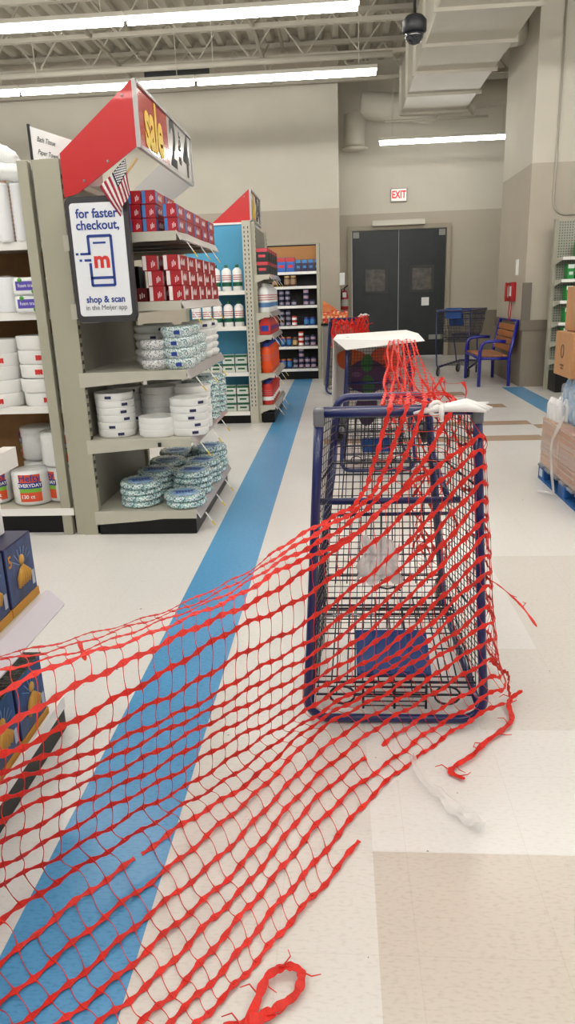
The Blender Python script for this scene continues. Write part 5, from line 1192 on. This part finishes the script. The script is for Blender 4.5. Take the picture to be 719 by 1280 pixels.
def knot(label, loc, s=1, rz=0):
    t = thing('white_film_knot', label, 'plastic tie', loc, rz)
    mb = MB()
    for k in range(6):
        a = -.12+k*.07; r = .012
        mb.tube([(-.10*s, 0, .0), (-.03*s, .004*k, .012), (.05*s, .01*(k-3), .020+.008*math.sin(k)), ((.10+.012*(k % 3))*s, .02*(k-2.5), .012+.03*a)], [.004, .010*s, .015*s, .003], 8)
    mb.build('crumpled_film', mat('white_film', '#F4F2EF', .35, bump=.4, bscale=40), t)
    MB().tube([(-.02*s, -.014, .026), (-.022*s, -.02, .0), (-.02*s, -.014, -.02)], [.006, .008, .005], 6).tube([(-.035*s+.02*math.cos(a), -.0, .012+.02*math.sin(a)) for a in [k*PI/5 for k in range(11)]], .006, 6).build('tie', MATS['white_film'], t)
    return t
knot('knotted white plastic film on the top right corner of the nearest cart', (.315, 2.125, 1.055))
knot('white plastic film tied on top of the farthest tipped cart', (.33, 10.44, 1.08), .8, .6)
t = thing('plastic_scrap', 'pale crumpled plastic scrap caught in the nearest cart basket', 'plastic scrap', (.13, 2.42, .40))
mb = MB(); mb.smooth = True; vs = []; 
for i in range(8):
    for j in range(7):
        u, v = i/7, j/6; vs.append(((u-.5)*(.17-.06*v)+.01*math.sin(j*2), .02*math.sin(i*2.1+j*1.3), v*.17+.015*math.sin(i*1.7)))
mb.add(vs, [(i*7+j, (i+1)*7+j, (i+1)*7+j+1, i*7+j+1) for i in range(7) for j in range(6)]); mb.build('film', mat('scrap_film', '#F4F2F2', .35, alpha=.7, bump=.4), t)

# vegetable poster draped over the second cart
t = thing('vegetable_poster', 'white backed poster of purple and orange vegetables draped over the second cart', 'poster', (0, 5.65, 0))
pap = mat('poster_paper', '#F0EFEC', .6)
MB().add([(-.02, .52, .42), (.52, .52, .42), (.52, .52, 1.06), (-.02, .52, 1.06)], [(0, 1, 2, 3)]).build('printed_sheet', mat('poster_print_base', '#D9D3CB', .5), t, solid=.002)
MB().add([(-.02, .52, .30), (-.02, .52, 1.068), (-.045, -.02, 1.062), (-.075, -.04, .34)], [(0, 1, 2, 3)]).build('side_flap', pap, t, solid=.002)
MB().add([(-.045, -.02, 1.066), (.05, -.05, .985), (.64, -.06, 1.035), (.60, .05, 1.085), (.55, .52, 1.09), (-.02, .52, 1.07)], [(0, 1, 2, 3), (0, 3, 4, 5)]).build('top_flap', pap, t, solid=.002)
def blob(cx, cz, rx, rz, m, y, seed, n=26, wob=.08):
    ps = [(cx+rx*math.cos(a)*(1+wob*math.sin(3*a+seed)), cz+rz*math.sin(a)*(1+wob*math.cos(2*a+seed))) for a in [2*PI*k/n for k in range(n)]]
    return MB().prism(ps, y-.001, y, 'y')
for cx, cz, rx, rz, c, y, sd in ((.10, .96, .13, .09, '#D9662B', .516, 1), (.38, .95, .14, .10, '#D9572F', .515, 2), (.23, .82, .19, .13, '#5B2F58', .513, 3), (.23, .56, .09, .16, '#4A2A4E', .512, 5), (.23, .93, .05, .07, '#3E7D3A', .511, 4), (.24, .74, .05, .10, '#3F6E35', .510, 7), (.14, .84, .04, .02, '#8A5C86', .509, 2)):
    blob(cx, cz-.10, rx, rz, None, y, sd).build('printed_vegetable', mat('print_'+c[1:], c, .5), t)

# bunched netting on the farthest cart
t = thing('bunched_netting', 'bunched red netting heaped over the farthest tipped cart', 'netting', (.1, 10.4, 0))
mb = MB(); random.seed(5)
for k in range(34):
    x = -.20+k*.0135; z0 = 1.02+random.uniform(-.02, .05); L = random.uniform(.18, .42); p = []
    for q in range(7): p.append((x+.014*math.sin(q*1.7+k), -.03+.02*math.sin(q*2.2+k*1.3), z0-L*q/6))
    vs = []
    for i, a in enumerate(p): w = .005+.004*abs(math.sin(i*1.9+k)); vs += [(a[0]-w, a[1], a[2]), (a[0]+w, a[1]-.004, a[2])]
    mb.add(vs, [(2*i, 2*i+2, 2*i+3, 2*i+1) for i in range(6)])
for k in range(26):
    x = .14+.12*random.random(); p = [(x+.05*math.sin(q*1.3+k)+.012*q, -.02+.06*math.cos(k+q), 1.08-.10*q+.02*math.sin(k)) for q in range(5)]
    mb.tube(p, .0045, 4)
mb.build('tangled_strips', netm, t)
for k in range(7):
    tn_ = MB().tube([(-.20+.07*k, -.055, .98-.06*(k % 3)), (-.13+.07*k, -.06, .97-.05*(k % 2)), (-.05+.07*k, -.055, .99-.06*(k % 3))], .004, 4).build('cross_strand', netm, t)
# red rack with orange bags behind
t = thing('red_merchandise_bin', 'grey pillar stand heaped with red and orange bags beside the far shelving', 'display bin', (.0, 11.8, 0))
MB().box(-.26, .18, -.2, .2, 0, .92).build('bin_body', mat('bin_grey', '#8B857B', .5), t, bevel=.01)
MB().box(-.28, .20, -.22, .22, .92, .95).build('bin_rim', blackm, t)
bagr = mottle('bag_print', ['#C8281E', '#E2502A', '#E9C9A0', '#B01E1A', '#E8803A'], 28, .3)
t2_ = None
for k in range(12):
    bg = thing('red_snack_bag', '', 'bag', (-.22+.065*(k % 6), 11.72+.12*(k//6), .951+.0*(k//6)), .3*math.sin(k*2))
    bg['label'] = 'red printed bag heaped on the bin, %s row, %s from left' % ('front' if k < 6 else 'rear', ORD[k % 6]); bg['group'] = 'red bags on the bin'
    h = .12+.05*(k//6)+.02*math.sin(k*1.7)
    MB().prism([(-.035, 0), (.035, 0), (.045, h*.5), (.03, h), (-.03, h), (-.045, h*.5)], -.03, .03, 'y').build('bag_body', bagr, bg, bevel=.01)
    MB().box(-.033, .033, -.002, .002, h-.004, h+.012).build('seal', redpk, bg)
o = MB().prism([(-.26, 0), (.14, 0), (.14, .06), (-.10, .24), (-.26, .34)], -.02, .02, 'y').build('orange_banner', mat('banner_orange', '#D89A55', .6, col2='#D0552A', vscale=6, stretch=(.3, 1, 1.5)), None, loc=(0, 12.05, .96))
tag(o, 'sloping orange cardboard banner behind the heaped red bags', 'banner')

# ================================================================== BENCH
t = thing('park_bench', 'blue metal bench with brown slat seat against the right wall', 'bench', (2.28, 11.5, 0))
bl = mat('bench_blue', '#15188C', .3, coat=.4); wood = mat('bench_wood', '#A5693B', .5, var=.1, vscale=10)
for s in (-1, 1):
    y = s*.58
    leg = MB().tube([(-.23, y, 0), (-.23, y, .50), (-.21, y, .60), (-.15, y, .645), (.0, y, .655), (.13, y, .645)], .026, 10)
    leg.build('front_leg_and_arm', bl, t)
    MB().tube([(.20, y, 0), (.19, y, .42), (.29, y, .93)], .026, 10).build('rear_leg', bl, t)
    MB().tube([(-.23, y, .41), (.19, y, .40)], .022, 8).build('side_rail', bl, t)
MB().tube([(-.235, -.58, .41), (-.235, .58, .41)], .022, 8).tube([(.19, -.58, .40), (.19, .58, .40)], .02, 8).tube([(.293, -.58, .93), (.293, .58, .93)], .018, 8).build('frame_rail', bl, t)
for k in range(5): MB().box(-.23+k*.083, -.155+k*.083, -.56, .56, .425, .447).build('seat_slat', wood, t, bevel=.005)
for k in range(4):
    z = .53+k*.098; T = Matrix.Translation((.205+.2*(z-.47)*.98, 0, z)) @ Matrix.Rotation(.2, 4, 'Y')
    MB().box(-.011, .011, -.56, .56, -.043, .043, T).build('back_slat', wood, t, bevel=.005)

# ================================================================== RIGHT: green shelving
t = thing('green_goods_shelving', 'tall pegboard shelving of green packages at the right edge', 'shelving unit', (2.92, 10.1, 0))
pegm = bpy.data.materials.new('pegboard'); pegm.use_nodes = True
nt = pegm.node_tree; tc = nt.nodes.new('ShaderNodeTexCoord'); vo = nt.nodes.new('ShaderNodeTexVoronoi'); vo.inputs['Scale'].default_value = 30; vo.inputs['Randomness'].default_value = 0
rp_ = nt.nodes.new('ShaderNodeValToRGB'); rp_.color_ramp.elements[0].position = .22; rp_.color_ramp.elements[0].color = (.12, .12, .11, 1); rp_.color_ramp.elements[1].position = .3; rp_.color_ramp.elements[1].color = (*lin('#A9A99B'), 1)
nt.links.new(tc.outputs['Object'], vo.inputs['Vector']); nt.links.new(vo.outputs['Distance'], rp_.inputs[0]); nt.links.new(rp_.outputs[0], nt.nodes['Principled BSDF'].inputs['Base Color'])
MB().box(-.0, 1.5, .40, .43, .1, 2.22).build('back_panel', pegm, t)
MB().box(-.04, .0, .36, .44, 0, 2.24).build('upright', upr, t)
for z in (.42, .66, .92, 1.2, 1.47, 1.75):
    s = MB().box(.0, 1.5, .06, .40, z-.025, z).build('shelf', steel_w, t)
    MB().prism([(.40, z), (.40, z-.09), (.05, z-.03), (.05, z)], -.006, .004, 'x').build('bracket', steel_w, s)
    MB().box(0, 1.5, .045, .06, z-.035, z+.005).build('front_edge', steel_white, s)
MB().box(.0, 1.5, .0, .40, 0, .26).build('kick_base', blackm, t, bevel=.006)
gpk = mat('pack_green', '#1E8C3C', .35, var=.15, vscale=18)
gb_ = small_box('green_package', .085, .16, .19, gpk, mat('pack_white', '#DDE5DC', .4)); wb_ = small_box('white_green_package', .12, .16, .16, MATS['pack_white'], gpk); k = 0
for zi, z in enumerate((.421, .661, .921, 1.201, 1.471, 1.751)):
    for i in range(2 if zi else 2):
        loc = (3.05+i*.10, 10.28, z); l = 'green package on shelf %s from the bottom, %s from left' % (ORD[zi], ORD[i])
        if zi == 5: loc = (3.15+i*.1, 10.28, z)
        if k == 0: gb_.location = loc; gb_['label'] = l; gb_['group'] = 'green packages on the right shelving'
        else: dup(gb_, loc, 0, l, 'green packages on the right shelving')
        k += 1
    loc = (3.28, 10.28, z); l = 'white and green package on shelf %s from the bottom' % ORD[zi]
    if zi == 5: loc = (3.37, 10.28, z)
    if zi == 0: wb_.location = loc; wb_['label'] = l; wb_['group'] = 'white packages on the right shelving'
    else: dup(wb_, loc, 0, l, 'white packages on the right shelving')

# ================================================================== PALLET
t = thing('blue_pallet', 'blue painted wooden pallet under the wrapped carton at right', 'pallet', (1.50, 4.28, 0))
pb = mat('pallet_blue', '#1F5DA0', .6, var=.2, vscale=12, bump=.3)
for y in (1.03, .52, .0):
    for x in (.0, .55, 1.0): MB().box(x, x+.12, y, y+.15, .018, .095).build('block', pb, t, bevel=.004)
for x in (.0, .55, 1.0): MB().box(x, x+.12, .0, 1.18, .0, .018).build('bottom_board', pb, t)
for k in range(7): MB().box(-.005, 1.13, k*.178, k*.178+.12, .095, .113).build('deck_board', mat('pallet_deck', '#8A8E98', .7, var=.1), t, bevel=.003)
MB().box(-.002, -.0005, 1.07, 1.14, .03, .085).build('stencil_mark', mat('stencil', '#C9D6E8', .6), t)
t = thing('wrapped_carton', 'large stretch wrapped brown carton on the blue pallet', 'carton', (1.51, 4.3, .114))
MB().box(0, .55, .72, 1.17, 0, .35).build('carton', cardb2, t, bevel=.006)
MB().box(0, .55, .0, .715, 0, .35).build('carton', mat('carton_tan', '#B98F78', .5, var=.06, vscale=5, coat=.4, bump=.4, bscale=10), t, bevel=.006)
mb = MB(); 
for k in range(9): z = .02+k*.038; mb.add([(-.004, .0, z), (-.004, 1.17, z-.03+.05*math.sin(k)), (-.0045, 1.17, z+.0), (-.0045, 0, z+.02)], [(0, 1, 2, 3)])
mb.build('wrap_folds', mat('wrap_sheen', '#E9DCD6', .15, alpha=.35, coat=.6), t)
def rag(pts, w, name, parent, m):
    mb = MB(); vs = []; mb.smooth = True
    for i, p in enumerate(pts): p = Vector(p); vs += [p+Vector((0, -w*(.5+.5*math.sin(i*1.7)), 0)), p+Vector((-.012, 0, .005)), p+Vector((0, w*(.6+.4*math.cos(i)), .01))]
    mb.add(vs, [(3*i+a, 3*i+3+a, 3*i+4+a, 3*i+1+a) for i in range(len(pts)-1) for a in (0, 1)]); return mb.build(name, m, parent)
rag([(.02, .72, .42), (-.012, .75, .33), (-.016, .82, .25), (-.014, .84, .15), (-.02, .80, .05), (-.03, .70, -.05), (-.05, .58, -.09), (-.12, .72, -.105)], .035, 'loose_wrap', t, filmw)
def carton(name, label, x0, x1, y0, y1, z0, z1, m, cat='carton'):
    t = thing(name, label, cat, ((x0+x1)/2, (y0+y1)/2, z0)); a, b, h = (x1-x0)/2, (y1-y0)/2, z1-z0
    MB().box(-a, a, -b, b, 0, h).build('carton_body', m, t, bevel=.004)
    MB().box(-.025, .025, -b-.001, -b, h*.8, h).box(-.025, .025, -b, b, h, h+.0008).build('packing_tape', mat('tape', '#C9A57C', .2), t)
    return t
c = carton('brown_shipping_carton', 'brown carton on the blue bottle packs, printed oval mark on its side', 1.55, 1.85, 5.02, 5.42, .79, .93+.16, cardb)
g = MB()
g.tube([(-.151, .03*math.cos(a)+.02, .17+.045*math.sin(a)) for a in [k*PI/8 for k in range(16)]], .004, 5, closed=True); g.box(-.1515, -.15, -.02, .06, .07, .08).box(-.1515, -.15, -.01, .05, .05, .058)
g.build('oval_mark', mat('carton_ink', '#6B4A33', .6), c)
carton('tall_shipping_carton', 'tilted brown carton topmost of the stack at the right edge', 1.60, 1.9, 5.05, 5.40, 1.095, 1.39, cardb)
carton('small_shipping_carton', 'small brown carton with tape low in the right stack', 1.62, 1.95, 4.60, 4.98, .75, .98, cardb)
tag(MB().box(1.66, 1.9, 4.7, 4.95, .985, 1.08).build('red_carton', mat('carton_red', '#C5302A', .4), bevel=.004), 'red carton glimpsed between brown cartons at the right edge', 'carton')
bluew = mat('pack_water_blue', '#4E9BD0', .2, col2='#C9DCEA', vscale=16, coat=.6); whw = mat('pack_white_violet', '#E6E4EA', .2, col2='#5A50A8', vscale=14, coat=.6)
def pack(label, x0, x1, y0, y1, z0, z1, m, grp, nb):
    t = thing('wrapped_bottle_pack', label, 'pack of bottles', ((x0+x1)/2, (y0+y1)/2, z0)); t['group'] = grp
    h = z1-z0; a, b = (x1-x0)/2, (y1-y0)/2; r = b/nb
    for k in range(nb):
        for i in (0, 1): MB().lathe([(0, 0), (r*.95, .0), (r, .01), (r*.97, h*.5), (r, h*.7), (r*.5, h*.93), (r*.4, h), (0, h)], 14, cap=False).build('bottle', m, t, loc=(-a+r+i*2*r, -b+r*(2*k+1), 0))
    MB().box(-a-.002, a, -b-.002, b+.002, .01, h*.8).build('stretch_film', mat('clear_film', (.95, .97, 1), .15, alpha=.25, bump=.8, bscale=30), t, bevel=.02)
    return t
pack('blue bottle pack standing on the wrapped carton', 1.60, 1.90, 5.02, 5.38, .465, .79, bluew, 'film wrapped packs on the pallet', 3)
pack('low white bottle pack at the aisle corner of the wrapped carton', 1.52, 1.595, 5.18, 5.44, .465, .62, whitep, 'film wrapped packs on the pallet', 4)
pack('violet and blue bottle pack at the right edge', 1.62, 1.9, 4.58, 4.98, .465, .75, whw, 'film wrapped packs on the pallet', 3)
